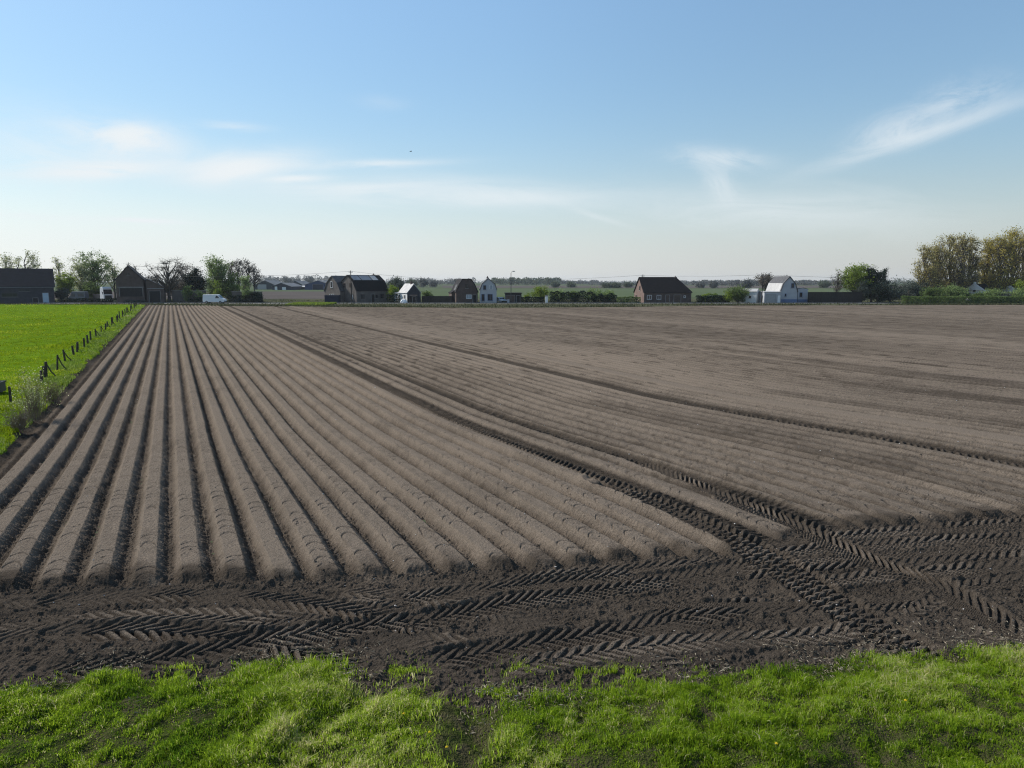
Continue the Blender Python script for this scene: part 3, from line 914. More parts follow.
# straw litter where the soil meets the grass
n = 9000
Xl = r.uniform(-9, 9.5, n)
Yl = interp_line(vrg, Xl) + r.normal(size=n) * 0.45 + 0.1
ok = vnoise(Xl * 0.8, Yl * 0.8, 171) + 0.3 * (Xl > 3) > 0.05
Xl, Yl = Xl[ok], Yl[ok]
zl, _ = soil_height(Xl, Yl)
P = np.stack([Xl, Yl, np.maximum(zl, verge_height(Xl, Yl)) + 0.012], 1)
v, q = quads_at(P, 0.07, r, 0.75, 0.16)
tag(build('straw_litter', v, [q], L['straw'], attrs={'tint': ('FACE', r.uniform(0, 1, len(P)))}), kind='stuff')

# --- pasture tufts
n = 260000
Yp = 1 / r.uniform(1 / 178.0, 1 / 17.0, n)
Xp = Yp * r.uniform(-0.98, -0.40, n)
pm_, vm_ = masks(Xp, Yp)
k = (pm_ > -0.1) & (Yp < interp_line(fend, Xp))
Xp, Yp = Xp[k], Yp[k]
u_, v_ = uv_of(Xp, Yp)
cl = fbm(Xp * 0.35, Yp * 0.35, 181, 4, 0.6)
k = r.uniform(0, 1, len(Xp)) < np.clip(0.55 + 1.3 * cl, 0.1, 1)
Xp, Yp, cl, v_ = Xp[k], Yp[k], cl[k], v_[k]
hp = np.clip(0.07 + 0.12 * np.maximum(cl, 0), 0.04, 0.3) * r.uniform(0.6, 1.3, len(Xp)) * (1 + 0.004 * Yp)
wpp = np.clip(Yp * 0.0011, 0.015, 0.12)
big = fbm(Xp * 0.06, Yp * 0.06, 182, 3)
tint = np.clip(0.42 + 0.7 * cl + 1.0 * big + r.uniform(-0.25, 0.25, len(Xp)), 0, 1)
grass_obj('pasture_grass', Xp, Yp, pasture_height(Xp, Yp), hp, wpp, 'meadow', r, tint, 0.8)
# --- dry weeds on the strip between fence and soil
n = 45000
Yw = 1 / r.uniform(1 / 165.0, 1 / 17.0, n)
vv_ = r.uniform(V_GRASS - 1.9, V_GRASS + 0.25, n)
Xw = (vv_ - Yw * SA) / CA
dn = fbm(Yw * 0.35, vv_ * 0.6, 191, 3) + 0.25 - 0.35 * np.abs(vv_ - V_GRASS + 0.45)
k = (r.uniform(-0.3, 0.5, n) < dn) & (np.abs(Xw) < Yw) & (Yw < interp_line(fend, Xw) - 1)
Xw, Yw = Xw[k], Yw[k]
hw = r.uniform(0.06, 0.24, len(Xw)) * (1 + 0.006 * Yw) * (0.7 + 0.5 * np.clip(dn[k] * 2, 0, 1))
tag(grass_obj('dry_weeds', Xw, Yw, pasture_height(Xw, Yw) - 0.05, hw, np.clip(Yw * 0.0009, 0.014, 0.1), 'dry', r, np.clip(r.normal(size=len(Xw)) * 0.22 + 0.28 + 0.35 * (vnoise(Xw * 0.4, Yw * 0.25, 192) > 0.15), 0, 1), 0.7))
# --- roadside rough grass at the far end of the field
n = 60000
Xr = r.uniform(-150, 160, n)
Yr = interp_line(fend, Xr) + r.uniform(-1.0, 1.0, n) ** 2 * (183.5 - interp_line(fend, Xr)) * np.sign(1)
Yr = np.where(r.uniform(0, 1, n) < 0.7, Yr, r.uniform(189.5, 215, n))
tuf = fbm(Xr * 0.12, Yr * 0.3, 201, 3)
k = tuf + 0.35 > r.uniform(0, 0.8, n)
Xr, Yr, tuf = Xr[k], Yr[k], tuf[k]
tr_ = np.clip(0.4 + tuf + r.uniform(-0.3, 0.3, len(Xr)), 0, 1)
grass_obj('roadside_grass', Xr, Yr, np.full(len(Xr), -0.08), r.uniform(0.12, 0.5, len(Xr)), np.full(len(Xr), 0.14), 'road_grass', r, tr_, 0.6)
# lime strip of plants by the road
n = 5000
Xr = r.uniform(X_at(294, 178), X_at(333, 178), n); Yr = r.uniform(171, 182, n)
grass_obj('lime_roadside_plants', Xr, Yr, np.full(n, -0.06), r.uniform(0.2, 0.75, n), np.full(n, 0.16), 'lime', r, r.uniform(0, 1, n), 0.6)

# --- clods lying on the soil
def lumps(P, s, r):
    base = np.array([(1, 0, 0), (-1, 0, 0), (0, 1, 0), (0, -1, 0), (0, 0, 1), (0, 0, -1)], float)
    f = np.array([(0, 2, 4), (2, 1, 4), (1, 3, 4), (3, 0, 4), (2, 0, 5), (1, 2, 5), (3, 1, 5), (0, 3, 5)])
    n = len(P)
    sc = s[:, None, None] * r.uniform(0.55, 1.2, (n, 6, 1))
    a = r.uniform(0, 6.28, n)
    b = base[None] * sc
    x = b[..., 0] * np.cos(a)[:, None] - b[..., 1] * np.sin(a)[:, None]
    y = b[..., 0] * np.sin(a)[:, None] + b[..., 1] * np.cos(a)[:, None]
    v = np.stack([x, y, b[..., 2] * 0.75], -1) + P[:, None] + r.normal(size=(n, 6, 3)) * s[:, None, None] * 0.22
    t = (np.arange(n)[:, None, None] * 6 + f[None]).reshape(-1, 3)
    return v.reshape(-1, 3), t


n = 26000
Yc = 9.5 + 16 * r.uniform(0, 1, n) ** 1.3
Xc = r.uniform(-0.85, 0.85, n) * Yc
db = Yc - interp_line(bnd, Xc)
pm_, vm_ = masks(Xc, Yc)
prob = np.where(db < 0.15, 0.55, 0.05) * (pm_ < 0) * (vm_ < 0.1) + 0.5 * np.exp(-(db / 0.25) ** 2) * (pm_ < 0)
prob *= np.clip(0.6 + 1.6 * fbm(Xc * 1.2, Yc * 1.2, 211, 3), 0.05, 1)
k = r.uniform(0, 1, n) < prob
Xc, Yc = Xc[k], Yc[k]
zc_, mo_ = soil_height(Xc, Yc)
s = 0.012 + 0.03 * r.uniform(0, 1, len(Xc)) ** 4
v, t = lumps(np.stack([Xc, Yc, zc_ + s * 0.3], 1), s, r)
tag(build('soil_clods', v, [t], M['soil'], attrs={'moist_shade': ('POINT', np.repeat(np.clip(mo_ - 0.05, 0, 1), 6))}), kind='stuff')
# pale stones
n = 260
Yc = 9.8 + 30 * r.uniform(0, 1, n) ** 1.6; Xc = r.uniform(-0.75, 0.8, n) * Yc
pm_, vm_ = masks(Xc, Yc)
k = (pm_ < -0.3) & (vm_ < 0)
Xc, Yc = Xc[k], Yc[k]
zc_, _ = soil_height(Xc, Yc)
s = r.uniform(0.008, 0.022, len(Xc)) * (0.7 + Yc / 40)
v, t = lumps(np.stack([Xc, Yc, zc_ + s * 0.4], 1), s, r)
M['stone'] = mat('pale stone', (0.42, 0.40, 0.38), 0.8, 0.25, 8.0)
tag(build('stones', v, [t], M['stone']), kind='stuff')

# a few dandelions in the verge
M['yellow'] = mat('yellow petals', (0.60, 0.45, 0.01), 0.6, 0.1, 10)
M['stalk'] = mat('green stalk', (0.08, 0.13, 0.03), 0.6, 0.1, 10)
for i, (px, py) in enumerate([(447, 757), (404, 717), (430, 744), (776, 752), (905, 706)]):
    x, y = gnd(px, py, 0.14)
    z = float(verge_height(np.array([x]), np.array([y]))[0])
    d = thing('dandelion', (x, y, z), 'small yellow dandelion flower standing in the foreground grass', 'flower', 0, 'dandelions in the foreground grass')
    Geo().tube([(0, 0, 0), (0.005, 0, 0.08), (0.0, 0.004, 0.15)], 0.003, 5).build('stalk', M['stalk'], d)
    g = Geo()
    a = np.arange(26) * 2.4
    rr_ = np.sqrt(np.arange(26) / 26) * 0.022
    A = np.stack([a * 0, a * 0, a * 0 + 0.148], 1)
    B = np.stack([np.cos(a) * rr_, np.sin(a) * rr_, 0.168 - rr_ * 0.4], 1)
    for p0, p1 in zip(A, B):
        g.tube([p0, p1], [0.002, 0.004], 4)
    g.build('petals', M['yellow'], d)

# ------------------------------------------------------------------ fence along the pasture
fence = thing('pasture_fence', ((V_FENCE - 60 * SA) / CA, 60, 0.14), 'old wooden post and wire fence along the edge of the green pasture', 'fence')
FO = np.array(fence.location)
r = np.random.default_rng(12)
# (pixel of the foot, pixel of the top) of the posts one can tell apart
posts_px = [((9, 403), 385), ((17, 384), 375), ((36, 378), 367), ((46, 377), 361), ((58, 370), 354), ((68, 361), 348), ((75, 355), 345), ((78.5, 352), 342),
            ((82.5, 350), 340), ((86, 347), 337), ((91, 344), 334), ((96, 341), 330), ((102, 337), 327.5), ((106, 332.5), 324.5), ((109.5, 330), 322), ((112.5, 327.5), 320.5)]
foot = []
for (px, py), ty in posts_px:
    x, y = gnd(px, py, 0.14)
    foot.append((uv_of(x, y)[0], abs(hgt(ty, y) - 0.14)))
us = [f[0] for f in foot]
u_end = uv_of(*gnd(134, 306.5, 0.14))[0]
uu = us[-1]
while uu < u_end:
    uu += r.uniform(3.4, 6.5)
    foot.append((uu, r.uniform(0.95, 1.25)))
tops = []
for i, (u, h) in enumerate(sorted(foot)):
    v = V_FENCE + r.normal() * 0.12
    x, y = -u * SA + v * CA, u * CA + v * SA
    h = float(np.clip(h * r.uniform(0.95, 1.08), 0.8, 1.35))
    lx, ly = r.normal() * 0.05 + 0.02, r.normal() * 0.05
    b = np.array([x, y, 0.02]) - FO
    tpt = b + np.array([lx, ly, h])
    g = Geo()
    rr0 = r.uniform(0.055, 0.085)
    g.tube([b, b * 0.5 + tpt * 0.5, tpt, tpt + (0, 0, 0.012)], [rr0, rr0 * 0.97, rr0 * 0.9, rr0 * 0.6], 8)
    g.build('post', M['wood_post'], fence)
    tops.append((tpt, b))
    if i in (3, 4, 5, 12, 13, 16, 19, 22, 25) or (i > 14 and r.uniform() < 0.3):
        g = Geo()                                          # a slim brace leaning against the post
        s = r.uniform(0.55, 0.8)
        f2 = b + np.array([s * 0.75, -s * 0.1 + 0.25, 0.03])
        mid = (f2 + tpt) * 0.5 + np.array([-0.06, 0, -0.08])
        g.tube([f2, mid, tpt - (0, 0, 0.06)], [0.04, 0.036, 0.032], 6)
        g.build('brace', M['wood_post'], fence)
for lv in (0.93, 0.66, 0.38):
    g = Geo()
    for (t0, b0), (t1, b1) in zip(tops[:-1], tops[1:]):
        p0, p1 = b0 + (t0 - b0) * lv, b1 + (t1 - b1) * lv
        g.tube([p0, (p0 + p1) / 2 - (0, 0, 0.04), p1], 0.0035, 3, False)
    g.build('wire', M['metal_dark'], fence)

# dark trough at the left end of the fence
x, y = gnd(-17, 394, 0.14)
t = thing('water_trough', (x, y, 0.12), 'dark water trough standing in the pasture beside the nearest fence posts', 'trough', 0.25)
g = Geo()
g.box(-0.9, 0.9, -0.35, -0.28, 0.12, 0.62); g.box(-0.9, 0.9, 0.28, 0.35, 0.12, 0.62); g.box(-0.9, -0.83, -0.277, 0.277, 0.12, 0.62); g.box(0.83, 0.9, -0.277, 0.277, 0.12, 0.62); g.box(-0.827, 0.827, -0.277, 0.277, 0.12, 0.18)
g.build('tub', M['metal_dark'], t)
g = Geo(); g.box(-0.94, 0.94, -0.39, -0.352, 0.56, 0.64); g.box(-0.94, 0.94, 0.352, 0.39, 0.56, 0.64); g.build('rim', M['metal_dark'], t)
for sx in (-0.7, 0.7):
    Geo().box(sx - 0.06, sx + 0.06, -0.3, 0.3, 0.0, 0.117).build('foot', M['wood_dark'], t)

# scrub on the bank: dead stems with a few pale spring leaves
for (px, py, top, w, lab, lf, nl_) in [(34, 420, 366, 30, 'tall twiggy dead scrub with pale lime leaves beside the fence', 'pale', 1100),
                                    (20, 430, 408, 20, 'low brown dead scrub at the foot of the twiggy scrub', 'straw', 350),
                                    (52, 402, 381, 18, 'brown dry weed clump between the fence and the soil', 'dry', 400)]:
    x, y = gnd(px, py, 0.1)
    H = hgt(top, y) - 0.1
    R = w * 0.5 * y / FPX
    t = thing('scrub_bush', (x, y, 0.1), lab, 'bush')
    A = np.stack([r.normal(size=260) * R * 0.26, r.normal(size=260) * R * 0.26, np.zeros(260)], 1)
    B = A * 1.6 + np.stack([r.normal(size=260) * 0.22, r.normal(size=260) * 0.22, r.uniform(0.3, 1.0, 260) * H], 1)
    g = Geo()
    v, tt = cones(A[:90], B[:90], 0.010); g.add(v, (), tt)
    i2 = r.integers(0, 90, 480); f = r.uniform(0.3, 0.95, 480)[:, None]
    S = A[i2] * (1 - f) + B[i2] * f
    v, tt = cones(S, S + np.stack([r.normal(size=480) * 0.12, r.normal(size=480) * 0.12, r.uniform(0.05, 0.3, 480)], 1), 0.006); g.add(v, (), tt)
    g.build('stems', M['bark_pale'], t)
    i2 = r.integers(0, 260, nl_); f = r.uniform(0.55, 1.05, nl_)[:, None]
    P = A[i2] * (1 - f) + B[i2] * f + r.normal(size=(nl_, 3)) * 0.07
    P[:, 2] = np.maximum(P[:, 2], 0.03)
    v, q = quads_at(P, 0.06, r)
    build('leaves', v, [q], L[lf], t, attrs={'tint': ('FACE', r.uniform(0, 1, nl_))})

# ------------------------------------------------------------------ buildings
def offset_line(prof, d):
    P = np.array(prof, float)
    seg = np.diff(P, axis=0)
    nrm = np.stack([-seg[:, 1], seg[:, 0]], 1)
    nrm /= np.linalg.norm(nrm, axis=1)[:, None]
    out = []
    for i in range(len(P)):
        if i == 0:
            n, s = nrm[0], 1
        elif i == len(P) - 1:
            n, s = nrm[-1], 1
        else:
            n = nrm[i - 1] + nrm[i]; n /= np.linalg.norm(n); s = 1 / max(0.35, n @ nrm[i])
        out.append(P[i] + n * d * s)
    return np.array(out)


class House:
    """profile: [(s,z)] of the roof from one eave over the ridge to the other; ridge along local x or y; front is -y"""
    def __init__(self, name, label, cat, X, Y, rz, W, D, prof, axis, wall, roof, over=0.25, hip=None, base_z=-0.05, group=None, roof_t=0.18):
        self.t = thing(name, (X, Y, base_z), label, cat, rz, group)
        self.W, self.D, self.prof, self.axis, self.wm, self.rm = W, D, [tuple(p) for p in prof], axis, wall, roof
        k = len(prof)
        t0, t1 = (0, D) if axis == 'y' else (-W / 2, W / 2)
        self.t0, self.t1 = t0, t1
        zmax = max(p[1] for p in prof); zmin = min(prof[0][1], prof[-1][1])
        def cut(z, end):
            if not hip or not hip[end]:
                return 0
            zh = hip[2]
            return hip[end] * max(0, (z - zh)) / (zmax - zh)
        mk = (lambda s, z, t: (s, t, z)) if axis == 'y' else (lambda s, z, t: (t, s, z))
        prf = [(prof[0][0], -0.3)] + self.prof + [(prof[-1][0], -0.3)]
        g = Geo()
        n = len(prf)
        v = [mk(s, z, t0 + cut(z, 0)) for s, z in prf] + [mk(s, z, t1 - cut(z, 1)) for s, z in prf]
        g.add(v, [(i, (i + 1) % n, n + (i + 1) % n, n + i) for i in range(n)])
        g.poly(v[:n]); g.poly(v[n:])
        self.wall = g.build('wall', M[wall], self.t)
        # roof shell
        P = np.array(self.prof, float)
        e0 = P[0] - (P[1] - P[0]) / np.linalg.norm(P[1] - P[0]) * over
        e1 = P[-1] + (P[-1] - P[-2]) / np.linalg.norm(P[-1] - P[-2]) * over
        P = np.vstack([e0, P[1:-1], e1])
        sgn = 1 if P[0, 0] < P[-1, 0] else -1
        A, B = offset_line(P, 0.02 * sgn), offset_line(P, roof_t * sgn)
        self.outer = B
        g = Geo()
        for i in range(len(P) - 1):
            vs = []
            for tt, e, s_ in ((t0, 0, -1), (t1, 1, 1)):
                for q in (A[i], A[i + 1], B[i + 1], B[i]):
                    vs.append(mk(q[0], q[1], tt + s_ * over - s_ * cut(q[1], e)))
            g.hexa(vs)
        if hip:
            for e in (0, 1):
                if hip[e]:
                    zh = hip[2]
                    s0 = np.interp(zh, [P[0][1], P[len(P) // 2][1]], [P[0][0], P[len(P) // 2][0]])
                    s1 = np.interp(zh, [P[-1][1], P[len(P) // 2][1]], [P[-1][0], P[len(P) // 2][0]])
                    te, sg = (t0, -1) if e == 0 else (t1, 1)
                    rid = mk(P[len(P) // 2][0], zmax + 0.12, te - sg * hip[e])
                    a, b = mk(s0, zh, te + sg * over), mk(s1, zh, te + sg * over)
                    a2, b2, r2 = [np.array(q) + (0, 0, 0.12) for q in (a, b, rid)]
                    g.add([a, b, rid, a2, b2, r2], [(0, 1, 4, 3), (1, 2, 5, 4), (2, 0, 3, 5)], [(0, 2, 1), (3, 4, 5)])
        self.roof = g.build('roof', M[roof], self.t)

    def _place(self, side, u, z, w, h, d0, d1):
        """box on a wall: u = centre along the wall as seen from outside (left to right)"""
        if side == 'F':
            return (u - w / 2, u + w / 2, -d1, -d0, z, z + h)
        if side == 'L':                                   # seen from outside the left wall, +u is towards the front
            yy = self.D / 2 - u
            return (-self.W / 2 - d1, -self.W / 2 - d0, yy - w / 2, yy + w / 2, z, z + h)
        if side == 'R':
            yy = self.D / 2 + u
            return (self.W / 2 + d0, self.W / 2 + d1, yy - w / 2, yy + w / 2, z, z + h)

    def window(self, side, u, z, w, h, frame='white_paint', glass='glass', bars=1, name='window'):
        fw = 0.09
        g = Geo()
        for (du, dz, ww, hh_) in [(-w / 2 + fw / 2, 0, fw, h), (w / 2 - fw / 2, 0, fw, h)]:
            g.box(*self._place(side, u + du, z + dz, ww, hh_, -0.03, 0.06))
        for dz in (0, h - fw):
            g.box(*self._place(side, u, z + dz, w - 2 * fw - 0.004, fw, -0.03, 0.057))
        for i in range(bars):
            g.box(*self._place(side, u + (i + 1) * w / (bars + 1) - w / 2, z + fw + 0.002, 0.06, h - 2 * fw - 0.004, -0.03, 0.05))
        o = g.build(name, M[frame], self.t)
        Geo().box(*self._place(side, u, z + fw, w - 2 * fw - 0.006, h - 2 * fw - 0.006, -0.02, 0.022)).build('pane', M[glass], o)
        Geo().box(*self._place(side, u, z - 0.095, w + 0.2, 0.085, -0.02, 0.12)).build('sill', M['concrete'], o)
        return o

    def door(self, side, u, w, h, m='wood_dark', z=0.03, name='door', handle=True):
        o = Geo().box(*self._place(side, u, z, w, h, -0.02, 0.045)).build(name, M[m], self.t)
        g = Geo()
        g.box(*self._place(side, u - w / 2 - 0.06, z, 0.10, h + 0.1, -0.02, 0.07)); g.box(*self._place(side, u + w / 2 + 0.06, z, 0.10, h + 0.1, -0.02, 0.07))
        g.box(*self._place(side, u, z + h + 0.002, w, 0.1, -0.02, 0.068))
        g.build('frame', M['concrete'], o)
        if handle:
            Geo().box(*self._place(side, u + w * 0.36, z + 0.95, 0.06, 0.12, 0.05, 0.10)).build('handle', M['metal_grey'], o)
        return o

    def band(self, side, u, z, w, h, m, name, d=0.035):
        return Geo().box(*self._place(side, u, z, w, h, -0.02, d)).build(name, M[m], self.t)

    def on_slope(self, seg, f0, f1, t0, t1, m, name, th=0.07):
        a, b = self.outer[seg], self.outer[seg + 1]
        nrm = np.array([-(b - a)[1], (b - a)[0]]); nrm /= np.linalg.norm(nrm)
        if self.outer[0, 0] > self.outer[-1, 0]:
            nrm = -nrm
        p0, p1 = a + (b - a) * f0, a + (b - a) * f1
        mk = (lambda q, t: (q[0], t, q[1])) if self.axis == 'y' else (lambda q, t: (t, q[0], q[1]))
        vs = [mk(p0 + nrm * 0.004, t0), mk(p1 + nrm * 0.004, t0), mk(p1 + nrm * th, t0), mk(p0 + nrm * th, t0),
              mk(p0 + nrm * 0.004, t1), mk(p1 + nrm * 0.004, t1), mk(p1 + nrm * th, t1), mk(p0 + nrm * th, t1)]
        return Geo().hexa(vs).build(name, M[m], self.t)

    def chimney(self, x, y, z, w=0.6, h=1.1, m='brick_brown'):
        g = Geo().box(x - w / 2, x + w / 2, y - w / 2, y + w / 2, z - 1.2, z + h)
        g.box(x - w / 2 - 0.06, x + w / 2 + 0.06, y - w / 2 - 0.06, y + w / 2 + 0.06, z + h + 0.002, z + h + 0.1)
        o = g.build('chimney', M[m], self.roof)
        Geo().tube([(x, y, z + h + 0.1), (x, y, z + h + 0.42)], [0.13, 0.11], 10).build('chimney_pot', M['brick_red'], o)
        return o

    def gutter(self, s, z):
        if self.axis == 'x':
            return Geo().tube([(self.t0 - 0.2, s, z), (self.t1 + 0.2, s, z)], 0.07, 8).build('gutter', M['metal_grey'], self.t)


mpp = lambda Y: (Y * CP) / FPX            # metres per pixel at distance Y

# long dark barn at the left edge
Y0 = 192.0
xa, xb = X_at(-32, Y0), X_at(55, Y0)
thb = math.radians(34)
WB = 25.0
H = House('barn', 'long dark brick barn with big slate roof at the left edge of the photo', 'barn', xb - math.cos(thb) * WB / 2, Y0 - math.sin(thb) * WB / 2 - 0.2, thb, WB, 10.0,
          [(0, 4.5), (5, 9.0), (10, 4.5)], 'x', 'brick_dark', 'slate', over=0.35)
xl = lambda px: WB / 2 - (55 - px) * 0.3
for px, w, h in ((6, 2.6, 0.9), (22, 3.4, 1.0), (-12, 2.6, 0.9)):
    H.window('F', xl(px), 1.7, w, h, 'metal_dark', 'glass', 2)
H.door('F', xl(48.3), 1.3, 2.6, 'blue_door')
H.door('F', xl(40.5), 1.1, 1.3, 'wood_dark', z=0.03)
H.window('F', xl(33), 3.2, 2.4, 0.5, 'metal_dark', 'glass', 1)
H.gutter(-0.42, 4.2)

# brick barn with gable to the field and a lean-to
Yb = 190.0
x0, x1 = X_at(118.5, Yb), X_at(143, Yb)
W = x1 - x0; Xc_ = (x0 + x1) / 2
ap = X_at(130, Yb) - Xc_
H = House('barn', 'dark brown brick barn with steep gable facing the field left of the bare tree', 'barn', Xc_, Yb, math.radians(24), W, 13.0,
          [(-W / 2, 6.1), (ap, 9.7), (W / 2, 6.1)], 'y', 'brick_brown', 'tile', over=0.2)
H.door('F', 0.2, W * 0.82, 2.3, 'wood_dark', z=1.7, name='barn_door', handle=False)
H.band('F', 0.2, 4.15, W * 0.98, 0.16, 'concrete', 'lintel', 0.05)
H.window('F', ap, 7.3, 0.7, 0.7, 'wood_dark', 'glass', 0)
x2, x3 = X_at(143.3, Yb), X_at(159, Yb)
W = x3 - x2
H = House('lean_to_shed', 'dark open fronted lean-to shed against the right side of the brown barn', 'shed', (x2 + x3) / 2, Yb + 2.6, math.radians(24), W, 10.0,
          [(-W / 2, 6.0), (-W / 2 + 0.3, 6.2), (W / 2, 4.1)], 'y', 'brick_brown', 'tile_grey', over=0.15)
H.door('F', -0.25, W * 0.62, 3.1, 'wood_dark', name='dark_front_panel', handle=False)  # dark panel stands in for the shade inside the open front
H.band('F', 0, 3.75, W * 0.96, 0.14, 'metal_grey', 'lintel', 0.05)

# far farm sheds
def shed(label, px0, px1, base_py, eave_py, top_py, wall, roof, D=26, name='farm_shed', ridge='y', doors=()):
    Y = (CAMH + 0.05) / math.tan(PITCH + math.atan((base_py - PH / 2) / FPX))
    xa, xb = X_at(px0, Y), X_at(px1, Y)
    W = xb - xa
    ze, zt = hgt(eave_py, Y), hgt(top_py, Y)
    prof = [(-W / 2, ze), (0, zt), (W / 2, ze)] if ridge == 'y' else [(0, ze), (D / 2, zt), (D, ze)]
    Hh = House(name, label, 'farm shed', (xa + xb) / 2, Y, 0.0, W, D, prof, ridge, wall, roof, over=0.5)
    for px, w, h, m in doors:
        Hh.door('F', X_at(px, Y) - (xa + xb) / 2, w, h, m, handle=False, name='shed_door')
    return Hh


shed('dark farm shed with low grey roof behind the road, leftmost of the distant sheds', 254, 276, 289.5, 285.5, 280.5, 'shed_green', 'shed_roof', doors=((262, 6, 3.4, 'metal_grey'),))
shed('small dark gabled farm shed in front of the distant row of sheds', 272, 291, 290, 286.5, 283, 'navy_sheet', 'shed_roof', doors=((276, 1.6, 2.2, 'white_paint'), (284, 2.4, 1.8, 'white_paint')))
shed('dark distant farm shed between the small gabled shed and the blue shed', 288, 303, 289, 285.0, 281, 'shed_green', 'shed_roof')
shed('big blue clad farm shed with wide low gable in the distance', 305, 331, 289.8, 284.8, 280.6, 'blue_sheet', 'shed_roof', doors=((318, 7, 3.6, 'navy_sheet'),))
shed('low distant shed with pale roof edge left of the blue shed', 296, 305.5, 289.6, 287.0, 285.8, 'shed_green', 'tile_pale', ridge='x', D=10)

# house A: big brown gambrel farmhouse, gable turned left
YA = 191.0
th = math.radians(50)
D, W = 7.6, 11.0
Xc_ = X_at(356.5, YA) + math.cos(th) * W / 2
YA0, YA = YA, YA + math.sin(th) * W / 2
gam = lambda d, e, k, r_: [(0, e), (d * 0.20, k - 0.25), (d * 0.5, r_), (d * 0.80, k - 0.25), (d, e)]
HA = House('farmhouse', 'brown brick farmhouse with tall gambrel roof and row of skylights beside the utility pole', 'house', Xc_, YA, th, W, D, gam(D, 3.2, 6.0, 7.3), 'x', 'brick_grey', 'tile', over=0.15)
for i, (a, b, m) in enumerate(((-4.9, -2.4, 'solar'), (-2.1, 1.3, 'solar'), (1.7, 3.6, 'tile_pale'))):
    HA.on_slope(1, 0.12, 0.88, a, b, m, 'skylight')  # skylight panels, their pale tone also painting sun on the upper slope
for u in (-3.4, 3.4):
    HA.window('F', u, 1.0, 1.3, 1.3, 'wood_brown', 'glass', 1)
HA.door('F', 0.1, 1.1, 2.2, 'wood_dark')
HA.window('F', 1.4, 1.1, 0.8, 1.0, 'wood_brown', 'glass', 0)
for u in (-1.9, 1.9):
    HA.window('L', u, 0.9, 1.2, 1.4, 'wood_brown', 'glass_pale', 1)
    HA.window('L', u * 0.75, 4.0, 1.0, 1.3, 'wood_brown', 'glass', 1)
HA.chimney(3.6, D / 2, 7.3, 0.6, 0.25, 'brick_brown')
c, s_ = math.cos(th), math.sin(th)
# lower annex on the left of A with dormer-like white window
HB = House('house_annex', 'lower brick annex with gambrel roof and white window left of the farmhouse', 'annex', X_at(349.5, YA0 + 4.8), YA0 + 4.5, th, 6.0, 7.2, gam(7.2, 3.1, 5.7, 7.1), 'x', 'brick_grey', 'tile_grey', over=0.15)
HB.window('L', -0.2, 4.0, 1.0, 1.7, 'white_paint', 'glass', 0)
HB.window('L', -0.2, 0.9, 2.0, 1.4, 'white_paint', 'glass', 1)
HB.window('F', -0.8, 1.0, 1.0, 1.3, 'white_paint', 'glass', 0)
# navy container beside A
Yc0 = 189.6
x0, x1 = X_at(324.5, Yc0), X_at(338.5, Yc0)
t = thing('steel_container', ((x0 + x1) / 2, Yc0, -0.03), 'navy blue steel container standing left of the brown farmhouse', 'container')
w = (x1 - x0) / 2
Geo().box(-w, w, 0, 2.2, 0.1, 1.95).build('body', M['navy_sheet'], t)
g = Geo()
for i in range(11):
    xx = -w + 0.15 + i * (2 * w - 0.3) / 10
    g.box(xx - 0.06, xx + 0.06, -0.04, -0.002, 0.2, 1.85)
g.build('ribs', M['navy_sheet'], t)
Geo().box(-w - 0.03, w + 0.03, -0.05, 2.25, 1.955, 2.05).build('roof', M['navy_sheet'], t)
for sx in (-w + 0.2, w - 0.2):
    Geo().box(sx - 0.1, sx + 0.1, 0.1, 2.1, 0, 0.097).build('skid', M['metal_dark'], t)

# small house F with pale sunlit roof
YF_ = 193.0
th = math.radians(40)
HF = House('small_house', 'small dark gabled house with pale sunlit roof and white side wall', 'house', X_at(414, YF_), YF_, th, 4.3, 4.4, [(-2.15, 2.6), (0, 4.9), (2.15, 2.6)], 'y', 'brick_dark', 'tile_pale', over=0.12)
HF.band('L', 0, 0.02, 4.38, 2.45, 'render_white', 'side_render', 0.02)
HF.band('F', 0, 0.02, 4.25, 2.5, 'brick_dark', 'front_cladding', 0.05)
HF.door('F', -0.9, 1.0, 2.0, 'wood_dark')
HF.window('L', 0.9, 1.0, 1.0, 1.1, 'white_paint', 'glass', 1)
HF.chimney(0, 1.2, 5.0, 0.45, 0.5)
x0, x1 = X_at(398.5, 195), X_at(409.5, 195)
HW = House('garden_store', 'low white walled outbuilding joined to the left of the small gabled house', 'outbuilding', (x0 + x1) / 2, 195, math.radians(38), 3.4, 3.0, [(-1.7, 2.45), (0, 2.75), (1.7, 2.45)], 'y', 'render_white', 'tile_pale', over=0.1)
HW.window('L', 0.2, 1.0, 0.7, 0.8, 'white_paint', 'glass', 1)
HW.door('F', 0, 0.9, 1.9, 'white_paint')
# dark box shed in front
x0, x1 = X_at(410, 189.7), X_at(417, 189.7)
HS = House('timber_shed', 'small black timber shed in front of the small gabled house', 'shed', (x0 + x1) / 2, 189.7, 0.1, x1 - x0, 2.0, [(0, 1.8), (1.0, 2.1), (2.0, 1.95)], 'x', 'wood_dark', 'tile', over=0.1, roof_t=0.1)
HS.door('F', 0.2, 0.8, 1.6, 'wood_dark')
